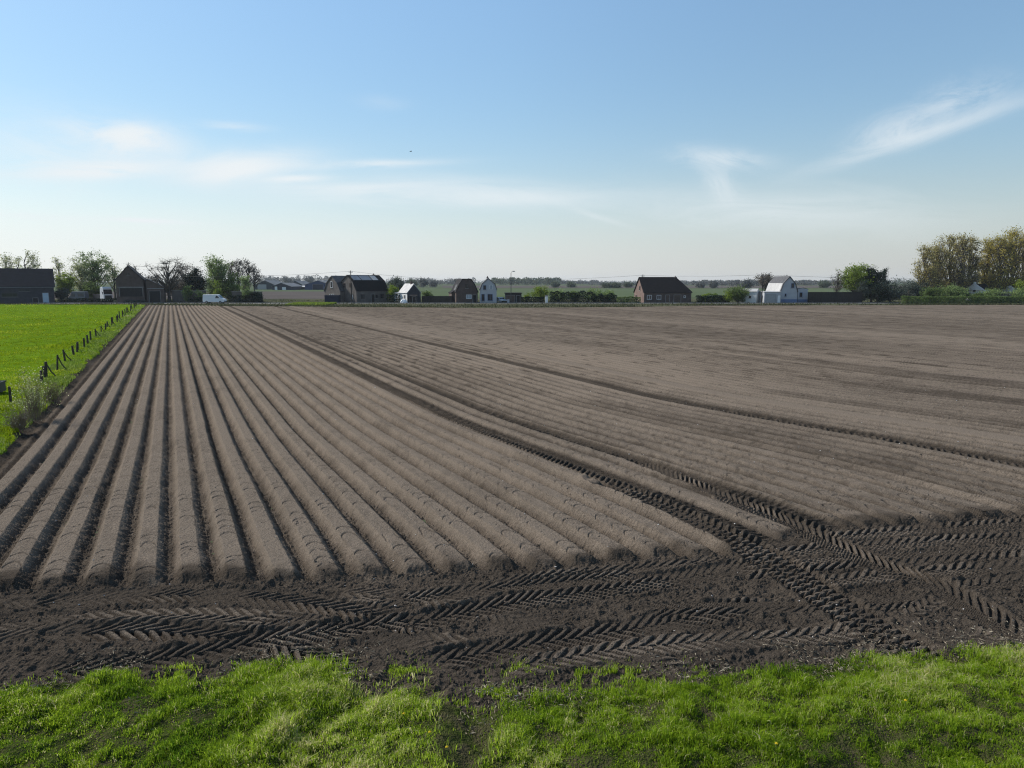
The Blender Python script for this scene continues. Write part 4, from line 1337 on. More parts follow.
# white sheeted heap
x, y = X_at(402.5, 186.9), 189.2
t = thing('sheeted_heap', (x, y, -0.03), 'rounded white plastic sheeted heap beside the road near the small house', 'heap')
r = np.random.default_rng(44)
a_, e_ = np.meshgrid(np.linspace(0, 2 * np.pi, 25)[:-1], np.linspace(0, np.pi / 2, 9)[:-1])
rad = 1 + 0.22 * fbm(np.cos(a_) * 1.5 + 5, np.sin(a_) * 1.5 + e_ * 2, 222, 3)
v = np.stack([np.cos(a_) * np.cos(e_) * 0.95 * rad, np.sin(a_) * np.cos(e_) * 0.8 * rad, np.sin(e_) ** 0.8 * 1.05 * rad], -1).reshape(-1, 3)
v = np.vstack([v, [[0, 0, 1.06]]])
q = [(i * 24 + j, i * 24 + (j + 1) % 24, (i + 1) * 24 + (j + 1) % 24, (i + 1) * 24 + j) for i in range(7) for j in range(24)]
g = Geo(); g.add(v, q, [(7 * 24 + j, 7 * 24 + (j + 1) % 24, 8 * 24) for j in range(24)])
g.build('plastic_sheet', M['white_plastic'], t)
g = Geo()
for i in range(6):
    a = i * 1.05 + 0.3
    g.tube([(math.cos(a) * 0.95, math.sin(a) * 0.85, 0.06), (math.cos(a + 0.5) * 1.0, math.sin(a + 0.5) * 0.9, 0.06)], 0.07, 6)
g.build('weight_bag', M['concrete'], t)


def board_fence(label, px0, px1, Y, top_py, m='wood_dark', name='board_fence', rz=0.0, nb=None):
    x0, x1 = X_at(px0, Y), X_at(px1, Y)
    ln = x1 - x0; h = hgt(top_py, Y) + 0.03
    t = thing(name, ((x0 + x1) / 2, Y, -0.03), label, 'fence', rz)
    n = max(2, int(round(ln / 1.85)))
    for i in range(n):
        a = -ln / 2 + i * ln / n
        g = Geo()
        k = 9
        for j in range(k):
            z0 = 0.06 + j * (h - 0.12) / k
            g.box(a + 0.06, a + ln / n - 0.06, -0.012 + 0.006 * (j % 2), 0.016, z0, z0 + (h - 0.12) / k - 0.006)
        g.build('panel', M[m], t)
    for i in range(n + 1):
        a = -ln / 2 + i * ln / n
        Geo().box(a - 0.055, a + 0.055, -0.055, 0.055, 0, h).build('post', M[m], t)
    return t


board_fence('dark timber board fence between the small gabled house and the dark gambrel house', 422, 453, 190.2, 295.8)
board_fence('long black screen fence right of the white house, in front of the leafy tree', 808, 862, 190.5, 291.8)

# house B: dark gambrel, gable to the road turned a little
YB_ = 190.6
th = math.radians(14)
Wb, Db = 5.9, 8.0
gy = lambda w, e, k, r_, f=0.28: [(-w / 2, e), (-w / 2 + w * 0.13, k), (0, r_), (w / 2 - w * 0.13, k), (w / 2, e)]
HB2 = House('gambrel_house', 'dark brown gambrel house joined to the left of the white gambrel house', 'house', X_at(467, YB_), YB_, th, Wb, Db,
            [(-Wb / 2, 2.9), (-Wb / 2 + 0.9, 4.9), (-1.1, 6.3), (1.1, 6.3), (Wb / 2 - 0.9, 4.9), (Wb / 2, 2.9)], 'y', 'brick_brown', 'tile', over=0.18)
HB2.window('F', 0.5, 1.1, 1.5, 1.1, 'white_paint', 'glass_pale', 1)
HB2.window('F', 0.0, 3.9, 0.9, 1.2, 'wood_brown', 'glass', 0)
HB2.window('L', 1.5, 1.0, 1.2, 1.2, 'wood_brown', 'glass_pale', 1)
HB2.window('L', -1.5, 1.0, 1.2, 1.2, 'wood_brown', 'glass', 1)
HB2.door('F', 2.1, 0.9, 2.1, 'wood_dark')
HB2.on_slope(0, 0.25, 0.95, 1.2, 4.0, 'tile_grey', 'dormer_panel')
xl0, xl1 = X_at(452.3, YB_ + 0.8), X_at(459, YB_ + 0.8)
HL = House('side_wing', 'low dark side wing with pale window left of the dark gambrel house', 'annex', (xl0 + xl1) / 2, YB_ + 1.6, th, 2.3, 5.0, [(-1.15, 2.6), (0.2, 3.4), (1.15, 3.3)], 'y', 'brick_brown', 'tile', over=0.15)
HL.window('F', 0.0, 1.0, 1.0, 1.1, 'wood_brown', 'glass_pale', 1)
# house C: white gambrel gable
YC_ = 190.0
x0, x1 = X_at(480.3, YC_), X_at(496.6, YC_)
Wc = x1 - x0
HC = House('gambrel_house', 'white gambrel house with four dark windows left of the street lamp', 'house', (x0 + x1) / 2, YC_, math.radians(4), Wc, 9.0,
           [(-Wc / 2, 3.5), (-Wc / 2 + 0.55, 5.0), (0, 6.45), (Wc / 2 - 0.55, 5.0), (Wc / 2, 3.5)], 'y', 'render_shaded', 'tile_grey', over=0.16)
HC.window('F', -1.0, 3.5, 0.85, 1.25, 'plinth_blue', 'glass', 0)
HC.window('F', 0.75, 3.6, 0.85, 1.2, 'white_paint', 'glass_pale', 0)
HC.window('F', -1.45, 0.5, 0.9, 1.9, 'plinth_blue', 'glass', 0)
HC.window('F', 0.45, 0.6, 1.4, 1.8, 'plinth_blue', 'glass', 1)
HC.chimney(0.0, 6.5, 6.3, 0.5, 0.5)
# dark carport shed right of lamp
Yk = 190.8
x0, x1 = X_at(505, Yk), X_at(521.5, Yk)
HK = House('carport_shed', 'black flat roofed timber carport behind the street lamp', 'carport', (x0 + x1) / 2, Yk, 0.0, x1 - x0, 5.0, [(0, 2.5), (2.5, 2.62), (5, 2.5)], 'x', 'wood_dark', 'tile', over=0.2, roof_t=0.14)
HK.door('F', -0.8, 2.4, 2.0, 'wood_brown', name='garage_door', handle=False)
HK.door('F', 1.35, 0.9, 1.95, 'wood_dark')

# house D: brick farmhouse, long roof, half hip at the right
YD = 190.0
th = math.radians(8)
x0, x1 = X_at(644, YD), X_at(693, YD)
Wd = (x1 - x0) / math.cos(th); Dd = 8.6
HD = House('farmhouse', 'low red brick farmhouse with long dark roof and sunlit left gable', 'house', (x0 + x1) / 2, YD + 0.9, th, Wd, Dd, [(0, 2.75), (Dd / 2, 6.7), (Dd, 2.75)], 'x', 'brick_red', 'tile', over=0.22, hip=(0, 2.9, 2.9))
fx_ = lambda px: (X_at(px, YD) - (x0 + x1) / 2) / math.cos(th)
HD.band('F', 0, 0.02, Wd - 0.02, 2.6, 'brick_brown', 'front_brickwork', 0.03)
HD.window('F', fx_(649.5), 0.95, 1.35, 1.15, 'white_paint', 'glass_pale', 1)
HD.window('F', fx_(659.3), 0.95, 1.25, 1.15, 'white_paint', 'glass_pale', 1)
HD.door('F', fx_(668.2), 1.0, 2.05, 'wood_brown')
HD.door('F', fx_(678.5), 1.9, 2.05, 'wood_brown', name='garage_door', handle=False)
HD.window('F', fx_(686), 1.35, 0.55, 0.6, 'white_paint', 'glass', 0)
HD.window('L', 0.6, 3.3, 0.9, 1.2, 'wood_brown', 'glass', 0)
HD.window('L', -2.4, 0.9, 1.0, 1.1, 'wood_brown', 'glass', 0)
HD.chimney(Wd / 2 - 3.1, Dd / 2, 6.7, 0.7, 0.15, 'brick_brown')
# car park item right of D
# house E: white gambrel house
YE = 191.5
x0, x1 = X_at(780.5, YE), X_at(797, YE)
We = x1 - x0
HE = House('gambrel_house', 'white gambrel house with blue base band and sunlit left roof slope', 'house', (x0 + x1) / 2, YE, 0.0, We, 11.0,
           [(-We / 2, 3.0), (-We / 2 + 0.75, 5.2), (0, 6.9), (We / 2 - 0.75, 5.2), (We / 2, 3.0)], 'y', 'render_shaded', 'tile_grey', over=0.18)
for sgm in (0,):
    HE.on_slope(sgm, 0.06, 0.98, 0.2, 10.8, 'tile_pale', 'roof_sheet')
HE.window('F', 0.9, 4.0, 0.9, 1.3, 'plinth_blue', 'glass', 0)
HE.window('F', -0.9, 1.7, 0.5, 0.8, 'plinth_blue', 'glass', 0)
HE.band('F', 0, 0.0, We + 0.02, 0.95, 'plinth_blue', 'base_band', 0.05)
xa, xb = X_at(797.3, YE + 1), X_at(807.3, YE + 1)
HEx = House('house_extension', 'low white extension with one dark window on the right of the white house', 'annex', (xa + xb) / 2, YE + 0.8, 0.0, xb - xa, 6.0, [(-(xb - xa) / 2, 3.75), (0, 3.95), ((xb - xa) / 2, 3.6)], 'y', 'render_shaded', 'tile_grey', over=0.08, roof_t=0.12)
HEx.window('F', -0.5, 1.5, 0.85, 1.3, 'plinth_blue', 'glass', 0)
HEx.band('F', 0, 0.0, xb - xa + 0.02, 0.9, 'plinth_blue', 'base_band', 0.05)
xa, xb = X_at(763.5, YE - 1), X_at(779.8, YE - 1)
HG = House('garage', 'pale flat roofed garage in front of the sunlit roof of the white house', 'garage', (xa + xb) / 2, YE - 1.6, 0.0, xb - xa, 5.5, [(0, 2.85), (2.7, 3.0), (5.5, 2.9)], 'x', 'render_shaded', 'tile_pale', over=0.15, roof_t=0.14)
HG.door('F', -0.4, 2.6, 2.2, 'metal_grey', name='garage_door', handle=False)
HG.door('F', 1.75, 0.8, 2.0, 'white_paint')
HN = House('outbuilding', 'low white sunlit outbuilding with small square windows left of the white house', 'outbuilding', X_at(756.5, 194), 193.0, math.radians(58), 3.0, 5.2, [(-1.5, 2.9), (0, 3.6), (1.5, 2.9)], 'y', 'render_white', 'tile_pale', over=0.1)
for u in (-1.2, 0.9):
    HN.window('L', u, 1.25, 0.6, 0.6, 'wood_brown', 'glass', 0)

# two white gable ends behind the hedge at the right
for (px, Y, top, lab, w) in ((974, 212, 283.8, 'white stepped gable cottage end above the hedge, left of the two', 3.9), (1009, 212, 285.8, 'white rounded gable cottage end above the hedge at the right edge', 3.6)):
    zt = hgt(top, Y); ze = zt - 1.7
    th = math.radians(30)
    W, D = 8.5, w / math.cos(math.radians(30)) * 1.15
    Hh = House('cottage', lab, 'cottage', X_at(px, Y) + W / 2 * math.cos(th) + D / 2 * math.sin(th), Y + W / 2 * math.sin(th) - D / 2 * math.cos(th), th, W, D, [(0, ze), (D / 2, zt - 0.2), (D, ze)], 'x', 'render_white', 'tile', over=0.05)
    g = Geo()
    pr = [(-0.1, ze - 0.1), (-0.1, ze + 0.15), (0.55, ze + 0.55), (D / 2 - 0.5, zt - 0.1), (D / 2 - 0.3, zt + 0.1)]
    if px < 1000:
        pr += [(D / 2 - 0.28, zt + 0.6), (D / 2 + 0.28, zt + 0.6)]
    pr += [(D / 2 + 0.3, zt + 0.1), (D / 2 + 0.5, zt - 0.1), (D - 0.55, ze + 0.55), (D + 0.1, ze + 0.15), (D + 0.1, ze - 0.1)]
    g.prism(pr, 'x', -W / 2 - 0.35, -W / 2 - 0.06)
    g.build('gable_wall', M['render_white'], Hh.t)
    Hh.window('L', 0.0, ze - 0.6, 0.8, 1.3, 'wood_brown', 'glass', 0)
    Hh.window('L', -1.3, ze - 2.3, 0.9, 1.2, 'wood_brown', 'glass', 0)
    Hh.window('F', 0.0, ze - 2.0, 1.2, 1.2, 'white_paint', 'glass', 1)

# garden wall behind the van
Yw_ = 193.0
for (pa, pb, tp, lab, m) in ((172, 206, 289.5, 'low grey brick garden wall left behind the white van', 'brick_grey'), (232, 262, 290.5, 'low grey brick garden wall right of the white van', 'brick_grey')):
    xa, xb = X_at(pa, Yw_ + 3), X_at(pb, Yw_ + 3)
    h = hgt(tp, Yw_ + 3)
    t = thing('garden_wall', ((xa + xb) / 2, Yw_ + 3, -0.05), lab, 'wall')
    Geo().box(-(xb - xa) / 2, (xb - xa) / 2, 0, 0.3, 0, h - 0.3).build('brickwork', M[m], t)
    Geo().box(-(xb - xa) / 2 - 0.05, (xb - xa) / 2 + 0.05, -0.05, 0.35, h - 0.298, h - 0.2).build('coping', M['concrete'], t)

# pale gate pillar
x = X_at(546.5, 190)
t = thing('gate_pillar', (x, 190, -0.03), 'pale masonry gate pillar beside the lime green bush', 'pillar')
Geo().box(-0.35, 0.35, -0.35, 0.35, 0, 1.75).build('shaft', M['render_white'], t)
g = Geo(); g.box(-0.45, 0.45, -0.45, 0.45, 1.753, 1.88); g.box(-0.3, 0.3, -0.3, 0.3, 1.883, 2.0); g.build('cap', M['concrete'], t)

# ------------------------------------------------------------------ vehicles
def wheel(parent, x, y, rad=0.33, w=0.22):
    a = np.arange(20) * 2 * math.pi / 20
    g = Geo()
    g.tube([(x, y - w / 2, rad), (x, y - w / 2 + 0.03, rad), (x, y + w / 2 - 0.03, rad), (x, y + w / 2, rad)], [rad * 0.9, rad, rad, rad * 0.9], 20)
    o = g.build('wheel', M['rubber'], parent)
    s = -1 if y < 0 else 1
    Geo().tube([(x, y + s * w * 0.45, rad), (x, y + s * (w * 0.5 + 0.012), rad)], [rad * 0.62, rad * 0.55], 16).build('rim', M['metal_grey'], o)


def vehicle(label, cat, name, X, Y, rz, prof, Wd, m, wins, wheels, rad=0.33, lights=True, base_z=-0.03, extra=None):
    """side profile [(x,z)] extruded to width with chamfered shoulders; wins: list of (polygon, side) on the flanks, plus windscreen segments"""
    t = thing(name, (X, Y, base_z), label, cat, rz)
    P = np.array(prof, float)
    c = P.mean(0)
    inner = c + (P - c) * np.array([0.985, 0.965])
    hw = Wd / 2
    def shoulder(z):
        return hw - 0.10 * np.clip((z - 0.9) / 1.2, 0, 1.5)
    rows = []
    for q, off in ((inner, 0.0), (P, 0.09)):
        rows.append(np.stack([q[:, 0], -(shoulder(q[:, 1]) - off), q[:, 1]], 1))
    rings = [rows[0], rows[1], rows[1] * (1, -1, 1), rows[0] * (1, -1, 1)]
    g = Geo()
    n = len(P)
    v = np.vstack(rings)
    q = [(k * n + i, k * n + (i + 1) % n, (k + 1) * n + (i + 1) % n, (k + 1) * n + i) for k in range(3) for i in range(n)]
    g.add(v, q)
    g.poly(rings[0]); g.poly(rings[3])
    g.build('body', M[m], t)
    for poly in wins:
        poly = np.array(poly, float)
        for s in (-1, 1):
            g = Geo()
            y0 = shoulder(poly[:, 1])
            a = np.stack([poly[:, 0], s * (y0 - 0.02), poly[:, 1]], 1); b = np.stack([poly[:, 0], s * (y0 + 0.012), poly[:, 1]], 1)
            k = len(poly)
            g.add(np.vstack([a, b]), [(i, (i + 1) % k, k + (i + 1) % k, k + i) for i in range(k)])
            g.poly(b); g.poly(a)
            g.build('side_window', M['glass'], t)
    if extra:
        for nm, seg, mm, wfrac in extra:
            (xa, za), (xb, zb) = seg
            d = np.array([xb - xa, zb - za]); nn = np.array([d[1], -d[0]]); nn /= np.linalg.norm(nn)
            if nn[0] * (xa - c[0]) < 0:
                nn = -nn
            y = hw * wfrac
            vs = []
            for o_ in (-0.02, 0.014):
                for (xx, zz) in ((xa, za), (xb, zb)):
                    for yy in (-y, y):
                        vs.append((xx + nn[0] * o_, yy, zz + nn[1] * o_))
            g = Geo(); g.hexa([vs[0], vs[1], vs[3], vs[2], vs[4], vs[5], vs[7], vs[6]])
            g.build(nm, M[mm], t)
    for wx in wheels:
        for s in (-1, 1):
            wheel(t, wx, s * (hw - 0.09), rad)
    if lights:
        xf, xr = P[:, 0].max(), P[:, 0].min()
        for s in (-1, 1):
            Geo().box(xf - 0.12, xf + 0.012, s * hw * 0.72 - 0.16, s * hw * 0.72 + 0.16, 0.62, 0.82).build('headlight', M['lamp_glass'], t)
            Geo().box(xr - 0.012, xr + 0.08, s * hw * 0.8 - 0.09, s * hw * 0.8 + 0.09, 0.75, 1.15).build('tail_light', M['red_glass'], t)
        Geo().box(xf - 0.1, xf + 0.05, -hw * 0.9, hw * 0.9, 0.32, 0.52).build('bumper', M['rubber'], t)
    return t


van_prof = [(-2.75, 0.35), (-2.8, 1.0), (-2.72, 2.15), (-2.5, 2.32), (0.9, 2.32), (1.25, 2.2), (2.05, 1.35), (2.75, 1.08), (2.85, 0.75), (2.8, 0.32)]
Yv = 186.2
vehicle('white panel van parked on the road in front of the garden walls', 'van', 'parked_van', X_at(214.5, Yv), Yv, 0.0, van_prof, 1.95, 'car_white',
        [[(0.55, 1.35), (0.75, 2.02), (1.12, 2.0), (1.72, 1.38)]], (-1.75, 1.85), 0.34, extra=[('windscreen', ((1.36, 2.10), (2.0, 1.42)), 'glass', 0.8), ('rear_window', ((-2.80, 1.35), (-2.74, 1.95)), 'glass', 0.75)])
car_prof = [(-2.05, 0.35), (-2.1, 0.75), (-1.95, 1.0), (-1.55, 1.42), (-0.3, 1.48), (0.25, 1.42), (0.95, 0.98), (1.85, 0.85), (2.1, 0.65), (2.05, 0.32)]
vehicle('silver car parked nose out between the white house and the black carport', 'car', 'parked_car', X_at(500.6, 190.5), 191.6, math.radians(-62), car_prof, 1.75, 'car_silver',
        [[(-1.45, 1.0), (-1.25, 1.34), (-0.3, 1.40), (0.15, 1.36), (0.72, 1.0)]], (-1.3, 1.3), 0.31, extra=[('windscreen', ((0.30, 1.38), (0.90, 1.02)), 'glass', 0.8), ('rear_window', ((-1.92, 1.04), (-1.6, 1.37)), 'glass', 0.75)])
# grey van and white lorry cab in the farmyard at the left
box_prof = [(-2.2, 0.4), (-2.25, 1.2), (-2.2, 2.85), (-2.0, 2.98), (1.2, 2.98), (1.5, 2.85), (1.95, 1.6), (2.3, 1.35), (2.35, 0.8), (2.3, 0.38)]
vehicle('dark grey high roofed van parked in the farmyard behind the low hedge', 'van', 'parked_van', X_at(79, 196), 196, math.radians(180), box_prof, 2.0, 'car_grey',
        [[(-1.9, 1.55), (-1.9, 2.45), (-0.2, 2.45), (-0.2, 1.55)], [(0.5, 1.55), (0.5, 2.45), (1.35, 2.4), (1.72, 1.6)]], (-1.4, 1.5), 0.36, extra=[('windscreen', ((1.55, 2.7), (1.92, 1.7)), 'glass', 0.8)])
lor = [(-0.2, 0.9), (-0.2, 3.6), (0.1, 4.2), (1.4, 4.25), (1.75, 3.9), (2.1, 2.2), (2.2, 0.9), (2.2, 0.45), (0, 0.45)]
t = vehicle('white lorry with tall cab parked beside the steep gabled brick barn', 'lorry', 'parked_lorry', X_at(105, 196), 196, math.radians(-38), lor, 2.5, 'car_white',
            [[(0.5, 2.15), (0.5, 3.1), (1.65, 3.1), (1.85, 2.15)]], (1.2,), 0.5, extra=[('windscreen', ((1.84, 3.5), (2.08, 2.25)), 'glass', 0.88), ('grille', ((2.12, 1.9), (2.19, 0.95)), 'metal_dark', 0.7)])
Geo().box(-4.8, -0.3, -0.5, 0.5, 0.6, 0.95).build('chassis', M['metal_dark'], t)
Geo().box(-4.9, -0.45, -1.2, 1.2, 1.0, 2.2).build('load_bed', M['metal_dark'], t)
for wx in (-3.9, -2.8):
    for s in (-1, 1):
        wheel(t, wx, s * 1.1, 0.5, 0.3)

# ------------------------------------------------------------------ poles, lamp, wires
def pole(px, Y, top_py, label, arms=True):
    x = X_at(px, Y); h = hgt(top_py, Y)
    t = thing('utility_pole', (x, Y, -0.05), label, 'pole')
    Geo().tube([(0, 0, 0), (0, 0, h * 0.5), (0, 0, h + 0.05)], [0.15, 0.13, 0.10], 10).build('shaft', M['concrete' if not arms else 'wood_post'], t)
    Geo().box(-0.55, 0.55, -0.06, 0.06, h - 0.45, h - 0.33).build('crossarm', M['metal_dark'], t)
    for sx in (-0.45, 0.45):
        Geo().tube([(sx, 0, h - 0.33), (sx, 0, h - 0.2), (sx, 0, h - 0.13)], [0.05, 0.07, 0.03], 8).build('insulator', M['white_paint'], t)
    return (x, Y, h - 0.18)


pl = [pole(351.5, 188.9, 270.5, 'dark utility pole in front of the big brown farmhouse'),
      pole(455.3, 205, 279.0, 'thin utility pole behind the dark gambrel house'),
      pole(642.3, 203, 274.5, 'thin utility pole rising behind the left end of the red brick farmhouse'),
      pole(761.8, 188.9, 274.0, 'dark utility pole left of the white house with garage')]
ends = [(-95, 200, 7.2)] + pl + [(150, 200, 7.5)]
for i, (a, b) in enumerate(zip(ends[:-1], ends[1:])):
    a, b = np.array(a), np.array(b)
    t = thing('power_line', tuple(a), ['thin pair of power wires left of the first utility pole', 'thin pair of power wires between the farmhouse pole and the gambrel house pole', 'thin pair of power wires over the hedges in the middle',
                               'thin pair of power wires right of the red brick farmhouse', 'thin pair of power wires right of the white house pole'][i], 'power line')
    for sx in (-0.45, 0.45):
        s = np.linspace(0, 1, 9)[:, None]
        p = (b - a) * s + np.array([sx, 0, 0]) - np.array([0, 0, 1]) * 4 * s * (1 - s) * np.linalg.norm(b - a) * 0.012
        Geo().tube(p, 0.014, 3, False).build('wire', M['metal_dark'], t)
Yl_ = 188.9
x, h = X_at(511, Yl_), hgt(273, Yl_)
t = thing('street_lamp', (x, Yl_, 0.0), 'tall grey street lamp with short arm beside the black carport', 'street lamp')
Geo().tube([(0, 0, 0), (0, 0, 1.4), (0, 0, 1.45), (0, 0, h)], [0.13, 0.12, 0.10, 0.07], 12).build('pole', M['metal_dark'], t)
Geo().tube([(0, 0, h), (0.12, 0, h + 0.25), (0.5, -0.1, h + 0.42)], [0.06, 0.05, 0.045], 8).build('arm', M['metal_dark'], t)
g = Geo(); g.prism([(0.42, h + 0.36), (0.45, h + 0.54), (0.85, h + 0.58), (1.1, h + 0.48), (1.1, h + 0.40)], 'y', -0.22, 0.02)
hd_ = g.build('lamp_head', M['metal_grey'], t)
Geo().box(0.55, 1.0, -0.18, -0.02, h + 0.32, h + 0.385).build('lamp_glass', M['lamp_glass'], hd_)
x = X_at(508.3, 188.9)
t = thing('cable_cabinet', (x, 189.2, -0.02), 'small pale roadside cable cabinet at the foot of the street lamp', 'cabinet')
Geo().box(-0.3, 0.3, -0.2, 0.2, 0.1, 0.95).build('body', M['render_shaded'], t)
Geo().box(-0.34, 0.34, -0.24, 0.24, 0.953, 1.02).build('lid', M['concrete'], t)
Geo().box(-0.28, 0.28, -0.18, 0.18, 0, 0.097).build('plinth', M['concrete'], t)

# ------------------------------------------------------------------ trees and shrubs (left to right)
tree('poplar', 'thin yellow green poplar above the left end of the dark barn roof', 'tree', 9, 216, 256, 22, 'poplar', 'pale', nl=700, ls=0.4, K=26, tw=7, seed=1, group=None)
tree('poplar', 'pale slender poplar, tallest above the dark barn roof', 'tree', 33, 218, 249.5, 17, 'poplar', 'pale', nl=650, ls=0.38, K=26, tw=8, seed=2)
tree('poplar', 'small pale poplar between the two others above the dark barn roof', 'tree', 21, 224, 256.5, 11, 'poplar', 'pale', nl=420, ls=0.36, K=18, tw=7, seed=3)
tree('poplar', 'narrow pale tree close to the right end of the dark barn', 'tree', 61, 214, 255.5, 14, 'poplar', 'pale', nl=700, ls=0.36, K=24, tw=8, seed=4)
tree('leafy_tree', 'tall pale green spring tree above the white lorry', 'tree', 97, 210, 247.5, 34, 'broad', 'willow', nl=3300, ls=0.36, K=46, tw=10, cb=0.22, seed=5, rag=0.3)
tree('leafy_tree', 'pale spring tree left of the tall one above the lorry', 'tree', 82, 206, 257, 26, 'broad', 'pale', nl=1700, ls=0.34, K=30, tw=10, cb=0.15, seed=6, rag=0.3)
tree('leafy_tree', 'thin pale tree just left of the steep brick gable', 'tree', 115, 214, 256.5, 18, 'broad', 'pale', nl=600, ls=0.34, K=22, tw=10, seed=7)
tree('leafy_tree', 'sparse pale tree rising behind the steep brick gable', 'tree', 133, 216, 257.5, 15, 'broad', 'twig', nl=420, ls=0.3, K=20, tw=10, cb=0.3, seed=8)
tree('yellow_green_bush', 'yellow green bush beside the right end of the dark barn', 'bush', 67, 200, 271, 16, 'broad', 'lime', nl=2600, ls=0.32, K=26, cb=0.1, seed=9)
tree('bush', 'grey green bush between the barn and the grey van', 'bush', 62, 196, 287, 12, 'shrub', 'grey', nl=1500, ls=0.3, K=18, cb=0.05, seed=10)
tree('bush', 'green bush behind the grey van and the lorry', 'bush', 92, 201, 281, 20, 'shrub', 'mid', nl=2400, ls=0.32, K=22, cb=0.05, seed=11)
hedge('low dark hedge along the farmyard between barn and brick gable', 57, 121, 190.6, 298.6, 0.9, 'dark', 0.2)
hedge('low bluish hedge in front of the steep gabled brick barn', 113, 145, 187.6 + 1.6, 300.2, 0.7, 'grey', 0.18)
tree('bare_tree', 'big bare tree with spreading dark limbs right of the steep gabled barn', 'tree', 169, 196, 252.5, 40, 'broad', 'twig', nl=420, ls=0.24, K=38, tw=11, cb=0.30, trunk_r=0.42, seed=12, rag=0.25)
tree('bare_tree', 'grey leafless tree behind the left side of the big bare tree', 'tree', 152, 214, 272, 24, 'shrub', 'twig', nl=1100, ls=0.3, K=28, tw=10, cb=0.1, seed=13)
tree('bare_tree', 'thin leafless tree between the big bare tree and the evergreen', 'tree', 184, 222, 258, 26, 'broad', 'twig', nl=800, ls=0.28, K=30, tw=12, cb=0.25, seed=14)
tree('bush', 'grey twiggy undergrowth behind the garden wall', 'bush', 180, 206, 280, 34, 'shrub', 'twig', nl=2600, ls=0.34, K=36, cb=0.05, seed=15)
tree('evergreen_tree', 'dense dark rounded evergreen between the bare tree and the willow', 'tree', 196.5, 203, 265.5, 19, 'broad', 'dark', nl=5200, ls=0.36, K=44, cb=0.06, seed=16, rag=0.1)
tree('willow', 'full pale green willow behind the white van', 'tree', 218, 207, 258.5, 24, 'poplar', 'willow', nl=4600, ls=0.36, K=50, tw=9, cb=0.04, seed=17, rag=0.12)
tree('willow', 'lower green willow right of the full one behind the van', 'tree', 231, 205, 270, 20, 'broad', 'mid', nl=2800, ls=0.34, K=34, cb=0.06, seed=18)
tree('yellow_green_bush', 'narrow lime green bush standing right behind the white van', 'bush', 217.3, 194.5, 280.5, 7, 'poplar', 'lime', nl=1000, ls=0.24, K=18, cb=0.04, seed=19)
tree('bush', 'small green bush behind the garden wall left of the van', 'bush', 188, 194.6, 283, 9, 'broad', 'willow', nl=1000, ls=0.26, K=16, cb=0.08, seed=20)
tree('bush', 'low pale green bush touching the garden wall near the van roof', 'bush', 200, 194.6, 289, 9, 'shrub', 'willow', nl=900, ls=0.24, K=14, cb=0.04, seed=21)
for i, (px, tp, w, lab) in enumerate([(231.5, 259.5, 10, 'leftmost of the bare poplars right of the willow'), (240, 258.5, 12, 'bare poplar, second from left beside the willow'), (248, 258.2, 12, 'bare poplar, third from left with dense grey crown'), (256, 262, 11, 'rightmost of the bare poplars above the distant sheds')]):
    tree('bare_poplar', lab, 'tree', px, 232, tp, w, 'broad' if i == 3 else 'poplar', 'twig', nl=520, ls=0.34, K=26, tw=9, cb=0.35, seed=22 + i, group='row of bare poplars')
tree('young_tree', 'slim young light green tree right of the willows', 'tree', 246.3, 193, 275.5, 9.5, 'poplar', 'willow', nl=1500, ls=0.26, K=26, tw=8, cb=0.1, seed=27)
tree('bush', 'dark round bush at the right end of the garden wall', 'bush', 256.5, 193, 292, 10.5, 'shrub', 'dark', nl=1500, ls=0.26, K=18, cb=0.04, seed=28)
hedge('low dark hedge behind the white van along the yard', 187, 204, 190.4, 297.5, 0.8, 'dark', 0.2)
hedge('dark clipped hedge right of the white van along the yard', 227, 262, 191.4, 295.6, 0.9, 'dark', 0.22)

tree('leafy_tree', 'round grey green tree right behind the brown farmhouse', 'tree', 396.5, 216, 276.5, 17, 'broad', 'grey', nl=2200, ls=0.36, K=30, cb=0.2, seed=30)
tree('yellow_green_bush', 'lime green bush at the right end of the brown farmhouse', 'bush', 393.5, 197, 282.3, 10, 'shrub', 'lime', nl=1600, ls=0.28, K=22, cb=0.05, seed=31)
hedge('dark hedge between the brown farmhouse and the white outbuilding', 386.5, 399.5, 191.0, 294.0, 1.2, 'dark', 0.22, rough=0.2)
tree('bush', 'small green tree behind the dark board fence', 'bush', 427.5, 197, 288.5, 9, 'shrub', 'mid', nl=1100, ls=0.26, K=16, cb=0.04, seed=32)
hedge('dark low hedge between the carport and the pale gate pillar', 521, 544.5, 190.4, 296.8, 1.0, 'dark', 0.22, rough=0.15)
tree('yellow_green_bush', 'lime green bush left of the pale gate pillar', 'bush', 540, 194, 285.0, 14, 'shrub', 'lime', nl=1900, ls=0.28, K=24, cb=0.06, seed=33)
tree('bush', 'small lime sapling above the hedge right of the carport', 'bush', 527.5, 196, 292.5, 6, 'shrub', 'lime', nl=500, ls=0.24, K=12, cb=0.06, seed=34)
hedge('long dark uneven hedge in the middle between gate pillar and red farmhouse', 550, 617, 190.0, 292.4, 1.6, 'dark', 0.26, rough=0.3)
for i, (px, tp, w, lab) in enumerate([(559, 288.6, 17, 'light green bush growing out of the left end of the middle hedge'), (575, 290.2, 14, 'low green bush above the middle hedge, second from left'),
                                      (594, 288.3, 20, 'broad light green bush on top of the middle hedge'), (608, 290.8, 12, 'small green bush at the right end of the middle hedge')]):
    tree('bush', lab, 'bush', px, 192.3, tp, w, 'shrub', 'willow' if i != 1 else 'mid', nl=1500, ls=0.27, K=20, cb=0.05, seed=36 + i, group='bushes on the middle hedge')
